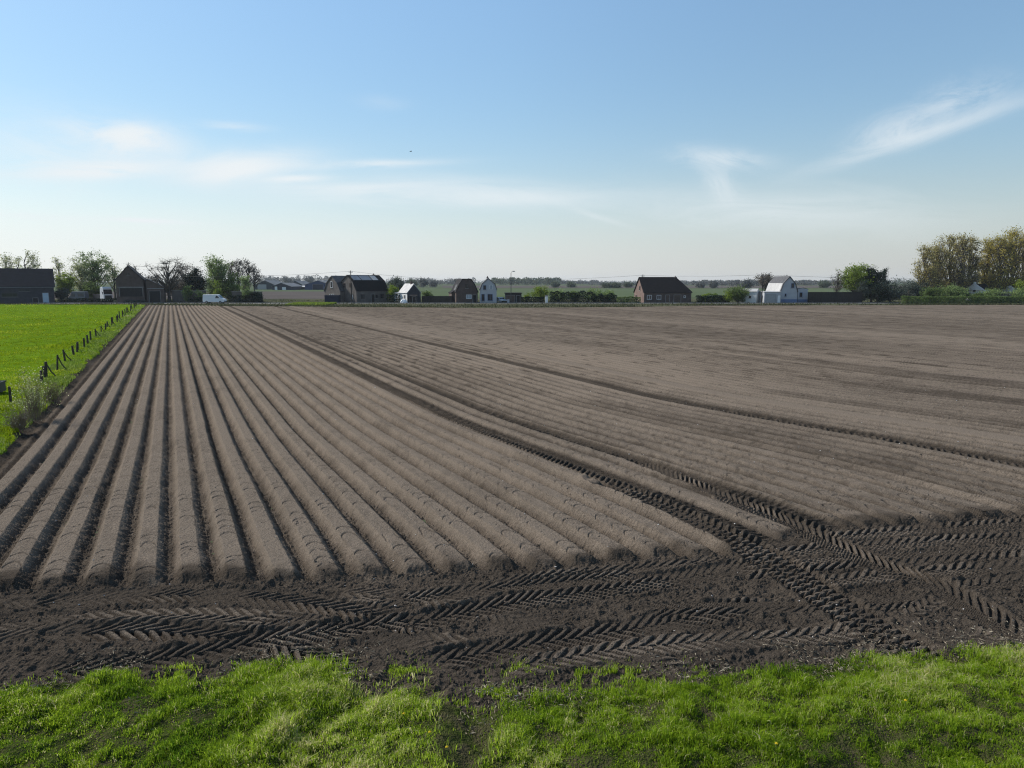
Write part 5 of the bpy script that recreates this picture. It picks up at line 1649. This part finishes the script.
hedge('low dark hedge in front of the left gable of the red farmhouse', 617, 641, 188.9, 297.0, 0.9, 'mid', 0.22, rough=0.2)
hedge('brownish garden hedge right of the red farmhouse', 697, 729, 191.2, 295.4, 1.2, 'dark', 0.22, rough=0.2)
hedge('yellow green hedge top behind the brownish hedge', 699, 728, 193.2, 293.2, 0.9, 'lime', 0.24, rough=0.35, trim=False)
tree('bush', 'tall dark green bush with sunlit top left of the white outbuilding', 'bush', 738, 192.6, 285.6, 21, 'shrub', 'mid', nl=3200, ls=0.28, K=34, cb=0.04, seed=41)
tree('yellow_green_bush', 'lime bush in front of the hedge right of the red farmhouse', 'bush', 729, 191.5, 291.5, 9, 'shrub', 'lime', nl=800, ls=0.25, K=14, cb=0.04, seed=42)
tree('bare_tree', 'flat topped leafless tree behind the roof of the white house', 'tree', 766, 235, 272.8, 18, 'broad', 'twig', nl=1500, ls=0.34, K=30, tw=11, cb=0.45, seed=43)
tree('bare_tree', 'small round leafless crown right behind the white house ridge', 'tree', 784, 240, 273.8, 10, 'broad', 'twig', nl=700, ls=0.3, K=18, tw=9, cb=0.5, seed=44)
tree('bare_tree', 'thin leafless tree at the left of the leafy tree by the black fence', 'tree', 837.5, 197, 264.5, 14, 'broad', 'twig', nl=260, ls=0.22, K=26, tw=10, cb=0.25, seed=45)
tree('leafy_tree', 'full light green tree behind the black fence', 'tree', 855, 196, 262.0, 29, 'broad', 'lime', nl=5200, ls=0.33, K=52, tw=9, cb=0.24, seed=46, rag=0.18)
tree('pine_tree', 'dark pine with ragged crown right of the light green tree', 'tree', 871.5, 194.5, 263.5, 17, 'broad', 'dark', nl=3800, ls=0.32, K=26, tw=10, cb=0.32, seed=47, rag=0.45)
tree('conifer', 'small pointed dark conifer above the shrubs', 'tree', 883, 203, 265.3, 9.5, 'conifer', 'dark', nl=2400, ls=0.3, K=46, tw=7, cb=0.05, seed=48, rag=0.05)
for i, (px, tp, w, lf, lab, Y) in enumerate([(861, 281.0, 12, 'grey', 'pale grey green shrub at the right end of the black fence', 192.5), (877, 283, 24, 'dark', 'dark shrub below the ragged pine', 191.5), (891, 279.5, 30, 'grey', 'big grey green shrub below the pointed conifer', 192.5),
                                             (908, 280.5, 26, 'grey', 'big grey green shrub left of the clipped hedge', 195), (920, 282, 20, 'dark', 'dark shrub behind the clipped hedge under the poplars', 197), (934, 286.5, 20, 'mid', 'light shrub behind the clipped hedge, first from left', 186.5),
                                             (951, 285.8, 24, 'willow', 'pale green shrub behind the clipped hedge left of the white gables', 186.5), (960, 288.5, 13, 'mid', 'green shrub against the left white gable', 186.8), (992, 289.0, 20, 'willow', 'pale green shrub between the two white gables', 186.5),
                                             (1018, 289.5, 22, 'willow', 'pale green shrub at the right edge behind the clipped hedge', 186.5), (979, 293.8, 14, 'mid', 'low green shrub under the left white gable', 186.0), (1004, 293.2, 12, 'grey', 'low grey shrub under the right white gable', 186.0)]):
    tree('shrub', lab, 'shrub', px, Y, tp, w, 'shrub', lf, nl=2300, ls=0.30, K=26, cb=0.03, seed=50 + i, group='shrubs behind the clipped hedge' if i > 4 else None)
hedge('long clipped hedge along the right end of the field', 903, 1050, 181.5, 296.4, 1.4, 'mid', 0.24, rough=0.10)
hedge('dark hedge behind the shrubs under the poplars at the right', 868, 1045, 222.5, 286.0, 2.2, 'dark', 0.36, rough=0.22, trim=True)
for i, (px, tp, w, lf, lab) in enumerate([(924, 246, 22, 'olive', 'leftmost olive poplar of the tall row at the right'), (935, 238, 22, 'olive', 'second olive poplar from the left in the tall row'), (947, 233.5, 22, 'olive', 'third olive poplar from the left in the tall row'),
                                          (959, 233, 22, 'olive', 'fourth olive poplar from the left in the tall row'), (969, 235, 17, 'olive', 'fifth olive poplar just before the gap in the tall row'),
                                          (985, 238, 18, 'gold', 'golden green poplar right of the gap in the tall row'), (996, 232, 24, 'gold', 'tall golden green poplar, second right of the gap'), (1009, 229.5, 26, 'gold', 'tallest golden green poplar near the right edge'),
                                          (1022, 230.5, 26, 'olive', 'olive poplar cut by the right edge of the photo'), (1036, 234, 24, 'gold', 'poplar just outside the right edge')]):
    if px < 1030:
        tree('poplar', lab, 'tree', px, 212 + (i % 3) * 3, tp, w, 'poplar', lf, nl=2100 if i < 5 else 3000, ls=0.36, K=70, tw=9, cb=0.13, seed=70 + i, group='tall poplars at the right', rag=0.2)
tree('bush', 'yellow green bush beside the right white gable', 'bush', 1022, 200, 276, 12, 'shrub', 'lime', nl=1500, ls=0.3, K=20, cb=0.05, seed=85)
# single trees far out on the plain
for i, (px, Y, tp, w, lf, lab) in enumerate([(412, 620, 280.5, 9, 'far', 'far round tree left above the small gabled house'), (423.5, 640, 279.0, 9, 'farbare_haze', 'far grey tree above the board fence, taller one'), (433, 660, 280.5, 8, 'farbare_haze', 'far grey tree above the board fence, smaller one'),
                                        (555, 640, 282.5, 7, 'far', 'far dark tree above the left end of the middle hedge'), (571, 650, 283.2, 8, 'far', 'far tree above the middle of the long hedge'), (607, 600, 284.4, 8, 'far', 'far low dark tree left of the red farmhouse'),
                                        (616, 600, 284.0, 8, 'far', 'far dark tree just left of the red farmhouse'), (628, 640, 283.0, 9, 'far', 'far tree touching the left gable of the red farmhouse'), (700, 600, 283.5, 7, 'farbare_haze', 'far grey tree right of the red farmhouse'),
                                        (713, 560, 282.0, 7, 'farbare_haze', 'far grey tree above the yellow green hedge'), (747, 520, 279.5, 9, 'farbare_haze', 'far grey tree above the tall dark bush'), (824, 600, 281.5, 10, 'far', 'far tree above the black fence'),
                                        (309, 900, 276.3, 10, 'farbare_haze', 'far grey tree above the pale roofed shed'), (288, 900, 276.5, 12, 'farbare_haze', 'far grey tree above the small gabled shed')]):
    tree('distant_tree', lab, 'tree', px, Y, tp, w, 'broad', lf, nl=900, ls=1.0, K=22, tw=6, cb=0.12, seed=90 + i, group='single trees far out on the plain')


def wood(name, px0, px1, Y, top_py, leaf, depth=60, ls=2.0, n=5000, var=0.35, trunks=True):
    r = np.random.default_rng(int(px0 * 3 + Y))
    x0, x1 = X_at(px0, Y), X_at(px1, Y)
    Ht = hgt(top_py, Y) + 0.1
    nt_ = max(8, int(abs(x1 - x0) / 4.5))
    cx = np.linspace(x0, x1, nt_) + r.normal(size=nt_) * 3
    ch = Ht * (1 - var * r.uniform(0, 1, nt_) ** 1.5)
    cy = Y + r.uniform(0, depth, nt_)
    i = r.integers(0, nt_, n)
    d = r.normal(size=(n, 3)); d /= np.linalg.norm(d, axis=1)[:, None]
    rr = r.uniform(0.3, 1, n)[:, None] ** 0.5
    cw = r.uniform(3.5, 10, nt_)
    P = np.stack([cx[i] + d[:, 0] * cw[i] * rr[:, 0], cy[i] + d[:, 1] * 7 * rr[:, 0], ch[i] * (0.56 + 0.44 * d[:, 2] * rr[:, 0])], 1)
    low = r.uniform(0, 1, n) < 0.3
    P[low, 2] = r.uniform(0.05, 0.6, low.sum()) * Ht
    P[low, 0] = r.uniform(x0, x1, low.sum())
    v, q = quads_at(P, ls, r)
    cl = r.uniform(0, 1, nt_)
    g = Geo(); g.add(v, q)
    v2, t2 = cones(np.stack([cx, cy, cx * 0 - 0.1], 1), np.stack([cx, cy, ch * 0.9], 1), 0.4)
    tint = np.clip(0.6 * cl[i] + 0.4 * r.uniform(0, 1, n), 0, 1)
    o = build(name, np.vstack([v, v2]), [q, t2 + len(v)], L[leaf], attrs={'tint': ('FACE', np.concatenate([tint, np.zeros(len(t2))]))})
    return tag(o, kind='stuff')


wood('distant_woodland', 255, 345, 1250, 274.3, 'farbare_haze', n=7000)
wood('distant_woodland', 385, 472, 1150, 277.2, 'farbare_haze', n=4500, var=0.6)
wood('distant_woodland', 496, 560, 1050, 276.9, 'far', n=6500, var=0.15)
wood('distant_woodland', 556, 600, 1250, 279.2, 'farbare_haze', n=3000, var=0.5)
wood('distant_woodland', 596, 648, 1000, 282.0, 'farbare_haze', n=2500, var=0.5)
wood('distant_woodland', 685, 733, 1000, 279.8, 'farbare_haze', n=3600, var=0.4)
wood('distant_woodland', 730, 770, 850, 279.0, 'farbare_haze', n=2600, var=0.4)
wood('distant_woodland', 790, 850, 950, 279.5, 'farbare_haze', n=4200, var=0.4)
wood('distant_woodland', 120, 260, 1500, 276.5, 'far', n=5000, var=0.4)
wood('distant_woodland', -400, 130, 1500, 277.0, 'far', n=9000, var=0.4)
wood('distant_woodland', 850, 1400, 1300, 278.0, 'far', n=9000, var=0.4)
wood('distant_woodland', 380, 860, 2100, 280.2, 'farbare_haze', n=6500, var=0.3, ls=2.6)

# bird in the sky
x, z = onY(410.8, 151.5, 62.0)
t = thing('bird', (x, 62.0, z), 'tiny dark bird flying alone in the blue sky above the farmhouses', 'bird', 0.6)
g = Geo()
g.tube([(-0.20, 0, 0.0), (-0.12, 0, 0.0), (0, 0, 0), (0.10, 0, 0.01), (0.16, 0, 0.02), (0.20, 0, 0.015)], [0.012, 0.025, 0.042, 0.036, 0.022, 0.004], 10)
for s in (-1, 1):
    pts = [(0.06, s * 0.03, 0.02), (0.05, s * 0.14, 0.08), (-0.02, s * 0.27, 0.10), (-0.07, s * 0.14, 0.065), (-0.05, s * 0.03, 0.01)]
    pts = np.array(pts)
    g.add(np.vstack([pts + (0, 0, 0.006), pts - (0, 0, 0.006)]), [(i, (i + 1) % 5, 5 + (i + 1) % 5, 5 + i) for i in range(5)] + [(0, 1, 3, 4), (5, 6, 8, 9)], [(1, 2, 3), (6, 7, 8)])
g.add([(-0.18, 0.02, 0), (-0.18, -0.02, 0), (-0.29, -0.05, 0), (-0.29, 0.05, 0), (-0.18, 0.02, 0.01), (-0.18, -0.02, 0.01), (-0.29, -0.05, 0.008), (-0.29, 0.05, 0.008)], [(0, 1, 2, 3), (4, 5, 6, 7), (0, 1, 5, 4), (1, 2, 6, 5), (2, 3, 7, 6), (3, 0, 4, 7)])
g.build('body', M['bird'], t)
t.scale = (0.55, 0.55, 0.55)

# ------------------------------------------------------------------ haze
HAZE = 0.00010
if HAZE > 0:
    m = bpy.data.materials.new('haze')
    m.use_nodes = True
    nt = m.node_tree
    nt.nodes.clear()
    out = nt.nodes.new('ShaderNodeOutputMaterial')
    pv = nt.nodes.new('ShaderNodeVolumePrincipled')
    pv.inputs['Color'].default_value = (0.86, 0.92, 1.0, 1)
    pv.inputs['Density'].default_value = HAZE
    pv.inputs['Anisotropy'].default_value = 0.1
    nt.links.new(pv.outputs[0], out.inputs['Volume'])
    o = Geo().box(-2700, 2700, -500, 3300, -1.4, 24.0).build('haze', m)
    tag(o, kind='stuff')

# ------------------------------------------------------------------ sky, sun, camera
w = bpy.data.worlds.new('World')
scene.world = w
w.use_nodes = True
nt = w.node_tree
N, Lk = nt.nodes.new, nt.links.new
bg = nt.nodes['Background']
bg.inputs['Strength'].default_value = 0.107
sky = N('ShaderNodeTexSky')
sky.sky_type = 'NISHITA'
sky.sun_disc = False
sky.sun_elevation = SUN_EL
sky.sun_rotation = SUN_AZ
sky.altitude = 0
sky.air_density = 1.0
sky.dust_density = 0.3
sky.ozone_density = 1.3
tc = N('ShaderNodeTexCoord')
sep = N('ShaderNodeSeparateXYZ'); Lk(tc.outputs['Generated'], sep.inputs[0])


def mth(op, a, b=None, c=None, clamp=False):
    n = N('ShaderNodeMath'); n.operation = op; n.use_clamp = clamp
    for i, x in enumerate((a, b, c)):
        if x is None:
            continue
        if isinstance(x, (int, float)):
            n.inputs[i].default_value = x
        else:
            Lk(x, n.inputs[i])
    return n.outputs[0]


az = mth('ARCTAN2', sep.outputs['X'], sep.outputs['Y'])
el = mth('ARCSINE', sep.outputs['Z'])
cmb = N('ShaderNodeCombineXYZ'); Lk(az, cmb.inputs[0]); Lk(el, cmb.inputs[1])


def azel(px, py):
    x, y, z = ray(px, py)
    return math.atan2(x, y), math.atan2(z, math.hypot(x, y))


def cloud(p0, p1, thick, amt, stretch=4.0, seed=0.0, lo=0.40, hi=0.72, scale=1.0):
    """cirrus streak from direction p0 to p1 (sky coordinates), thickness in the same angular unit"""
    a0, a1 = np.array(azel(*p0)), np.array(azel(*p1))
    c = (a0 + a1) / 2; d = a1 - a0; ln = np.linalg.norm(d)
    ang = math.atan2(d[1], d[0])
    th = thick / FPX
    sub_ = N('ShaderNodeVectorMath'); sub_.operation = 'SUBTRACT'; Lk(cmb.outputs[0], sub_.inputs[0]); sub_.inputs[1].default_value = (c[0], c[1], 0)
    rot = N('ShaderNodeVectorRotate'); rot.rotation_type = 'Z_AXIS'; rot.inputs['Angle'].default_value = -ang; Lk(sub_.outputs[0], rot.inputs['Vector'])
    ns = N('ShaderNodeVectorMath'); ns.operation = 'MULTIPLY'; Lk(rot.outputs[0], ns.inputs[0]); ns.inputs[1].default_value = (26 * scale / stretch, 26 * scale, 0)
    ad = N('ShaderNodeVectorMath'); ad.operation = 'ADD'; Lk(ns.outputs[0], ad.inputs[0]); ad.inputs[1].default_value = (seed * 3.1, seed * 7.7, seed)
    nz = N('ShaderNodeTexNoise'); nz.inputs['Scale'].default_value = 1.0; nz.inputs['Detail'].default_value = 10; nz.inputs['Roughness'].default_value = 0.64; nz.inputs['Distortion'].default_value = 0.9
    Lk(ad.outputs[0], nz.inputs['Vector'])
    # wobbly envelope
    wv = N('ShaderNodeVectorMath'); wv.operation = 'MULTIPLY_ADD'; Lk(nz.outputs['Color'], wv.inputs[0]); wv.inputs[1].default_value = (ln * 0.35, th * 1.6, 0)
    sb2 = N('ShaderNodeVectorMath'); sb2.operation = 'SUBTRACT'; Lk(rot.outputs[0], sb2.inputs[0]); sb2.inputs[1].default_value = (ln * 0.175, th * 0.8, 0)
    Lk(sb2.outputs[0], wv.inputs[2])
    sc = N('ShaderNodeVectorMath'); sc.operation = 'MULTIPLY'; Lk(wv.outputs[0], sc.inputs[0]); sc.inputs[1].default_value = (1 / (ln * 0.5), 1 / th, 0)
    le = N('ShaderNodeVectorMath'); le.operation = 'LENGTH'; Lk(sc.outputs[0], le.inputs[0])
    sq = mth('MULTIPLY', le.outputs['Value'], le.outputs['Value'])
    gs = mth('POWER', 2.718, mth('MULTIPLY', sq, -1.1))
    mr = N('ShaderNodeMapRange'); mr.interpolation_type = 'SMOOTHSTEP'; mr.inputs['From Min'].default_value = lo - 0.06; mr.inputs['From Max'].default_value = hi - 0.04
    Lk(nz.outputs['Fac'], mr.inputs['Value'])
    return mth('MULTIPLY', mth('MULTIPLY', gs, mr.outputs[0]), min(1.0, amt * 1.1))


cl = [cloud((5, 174), (190, 166), 9, 0.9, 5.0, 1.0, 0.30, 0.56), cloud((70, 128), (190, 146), 13, 0.9, 2.6, 2.0, 0.34, 0.60), cloud((95, 158), (150, 132), 10, 0.6, 2.0, 21.0, 0.34, 0.6),
      cloud((170, 172), (310, 160), 13, 0.95, 3.6, 3.0, 0.30, 0.56), cloud((200, 176), (262, 168), 6, 0.8, 3.0, 22.0, 0.28, 0.52),
      cloud((250, 190), (450, 186), 7, 0.6, 8.0, 4.0, 0.30, 0.58), cloud((300, 199), (600, 196), 9, 0.55, 8.0, 23.0, 0.30, 0.6), cloud((290, 166), (440, 162), 4, 0.65, 8.0, 5.0, 0.30, 0.58), cloud((255, 181), (330, 178), 3.5, 0.8, 7.0, 24.0, 0.28, 0.52),
      cloud((-30, 213), (80, 219), 3.5, 0.8, 7.0, 6.0, 0.28, 0.56), cloud((105, 219), (185, 223), 2.2, 1.0, 9.0, 7.0, 0.22, 0.48), cloud((815, 168), (1045, 92), 7, 0.5, 5.0, 8.0, 0.30, 0.6), cloud((855, 143), (940, 112), 13, 0.45, 2.0, 9.0, 0.38, 0.66), cloud((920, 112), (1010, 84), 13, 0.40, 1.8, 25.0, 0.40, 0.68),
      cloud((678, 156), (768, 162), 8, 0.5, 2.8, 10.0, 0.32, 0.6), cloud((708, 165), (738, 205), 13, 0.38, 1.8, 11.0, 0.36, 0.66), cloud((660, 205), (960, 218), 20, 0.42, 4.5, 12.0, 0.25, 0.7),
      cloud((380, 182), (640, 205), 14, 0.35, 6.0, 13.0, 0.3, 0.65), cloud((-60, 235), (400, 245), 26, 0.35, 6.0, 14.0, 0.25, 0.7), cloud((-20, 140), (120, 160), 30, 0.40, 2.5, 15.0, 0.3, 0.7),
      cloud((560, 205), (625, 225), 3, 0.3, 5.0, 16.0, 0.3, 0.6), cloud((360, 100), (410, 104), 6, 0.12, 3.0, 17.0, 0.35, 0.65), cloud((200, 124), (265, 128), 4, 0.4, 5.0, 18.0, 0.33, 0.62)]
tot = cl[0]
for c in cl[1:]:                                           # 1-(1-a)(1-b)
    tot = mth('SUBTRACT', 1.0, mth('MULTIPLY', mth('SUBTRACT', 1.0, tot), mth('SUBTRACT', 1.0, c)))
mix = N('ShaderNodeMix'); mix.data_type = 'RGBA'
Lk(tot, mix.inputs['Factor'])
veil = N('ShaderNodeMix'); veil.data_type = 'RGBA'               # whitish air low over the horizon, brighter towards the sun
vf = mth('MULTIPLY', mth('POWER', 2.718, mth('MULTIPLY', mth('MULTIPLY', el, el), -70.0)), 0.85)
Lk(vf, veil.inputs['Factor'])
tint = N('ShaderNodeVectorMath'); tint.operation = 'MULTIPLY'; Lk(sky.outputs['Color'], tint.inputs[0]); tint.inputs[1].default_value = (0.985, 1.085, 1.06)
g1 = N('ShaderNodeMapRange'); g1.inputs['From Min'].default_value = 0.12; g1.inputs['From Max'].default_value = 0.37; g1.inputs['To Min'].default_value = 0.80; g1.inputs['To Max'].default_value = 1.06
Lk(el, g1.inputs['Value'])
g2 = N('ShaderNodeMapRange'); g2.inputs['From Min'].default_value = -0.7; g2.inputs['From Max'].default_value = 0.0; g2.inputs['To Min'].default_value = 0.88; g2.inputs['To Max'].default_value = 1.0
Lk(az, g2.inputs['Value'])
gsc = N('ShaderNodeVectorMath'); gsc.operation = 'SCALE'; Lk(tint.outputs[0], gsc.inputs[0]); Lk(mth('MULTIPLY', g1.outputs[0], g2.outputs[0]), gsc.inputs['Scale'])
Lk(gsc.outputs[0], veil.inputs['A'])
lum = N('ShaderNodeMapRange'); lum.inputs['From Min'].default_value = -0.65; lum.inputs['From Max'].default_value = 0.65
lum.inputs['To Min'].default_value = 6.1; lum.inputs['To Max'].default_value = 3.6
Lk(az, lum.inputs['Value'])
vc = N('ShaderNodeVectorMath'); vc.operation = 'SCALE'; vc.inputs[0].default_value = (0.975, 1.0, 1.04); Lk(lum.outputs[0], vc.inputs['Scale'])
Lk(vc.outputs[0], veil.inputs['B'])
Lk(veil.outputs['Result'], mix.inputs['A'])
mix.inputs['B'].default_value = (5.8, 6.15, 6.35, 1)
Lk(mix.outputs['Result'], bg.inputs['Color'])

sd = bpy.data.lights.new('sun', 'SUN')
sd.energy = 3.9
sd.angle = math.radians(0.5)
sd.color = (1.0, 0.95, 0.87)
so = bpy.data.objects.new('sun', sd)
COL.objects.link(so)
so.location = (-80, 40, 80)
dirv = (-math.sin(SUN_AZ) * math.cos(SUN_EL), -math.cos(SUN_AZ) * math.cos(SUN_EL), -math.sin(SUN_EL))
from mathutils import Vector
so.rotation_euler = Vector(dirv).to_track_quat('-Z', 'Y').to_euler()

cam = bpy.data.cameras.new('camera')
cam.sensor_width = 36.0
cam.lens = FPX / PW * 36.0
cam.clip_end = 6000
cam.clip_start = 0.1
co = bpy.data.objects.new('camera', cam)
COL.objects.link(co)
co.location = (0, 0, CAMH)
co.rotation_euler = (math.pi / 2 - PITCH, 0, 0)
scene.camera = co
scene.view_settings.view_transform = 'Standard'
scene.view_settings.look = 'None'
scene.view_settings.exposure = 0.45
scene.view_settings.gamma = 1.0
scene.view_settings.use_curve_mapping = False
cy = scene.cycles
cy.max_bounces = 5
cy.diffuse_bounces = 3
cy.glossy_bounces = 2
cy.transmission_bounces = 4
cy.volume_bounces = 0
cy.use_denoising = True
cy.denoiser = 'OPENIMAGEDENOISE'
cy.denoising_input_passes = 'RGB_ALBEDO_NORMAL'
cy.denoising_prefilter = 'NONE'
cy.pixel_filter_type = 'BLACKMAN_HARRIS'
cy.filter_width = 1.15
cy.use_adaptive_sampling = True
cy.adaptive_threshold = 0.01
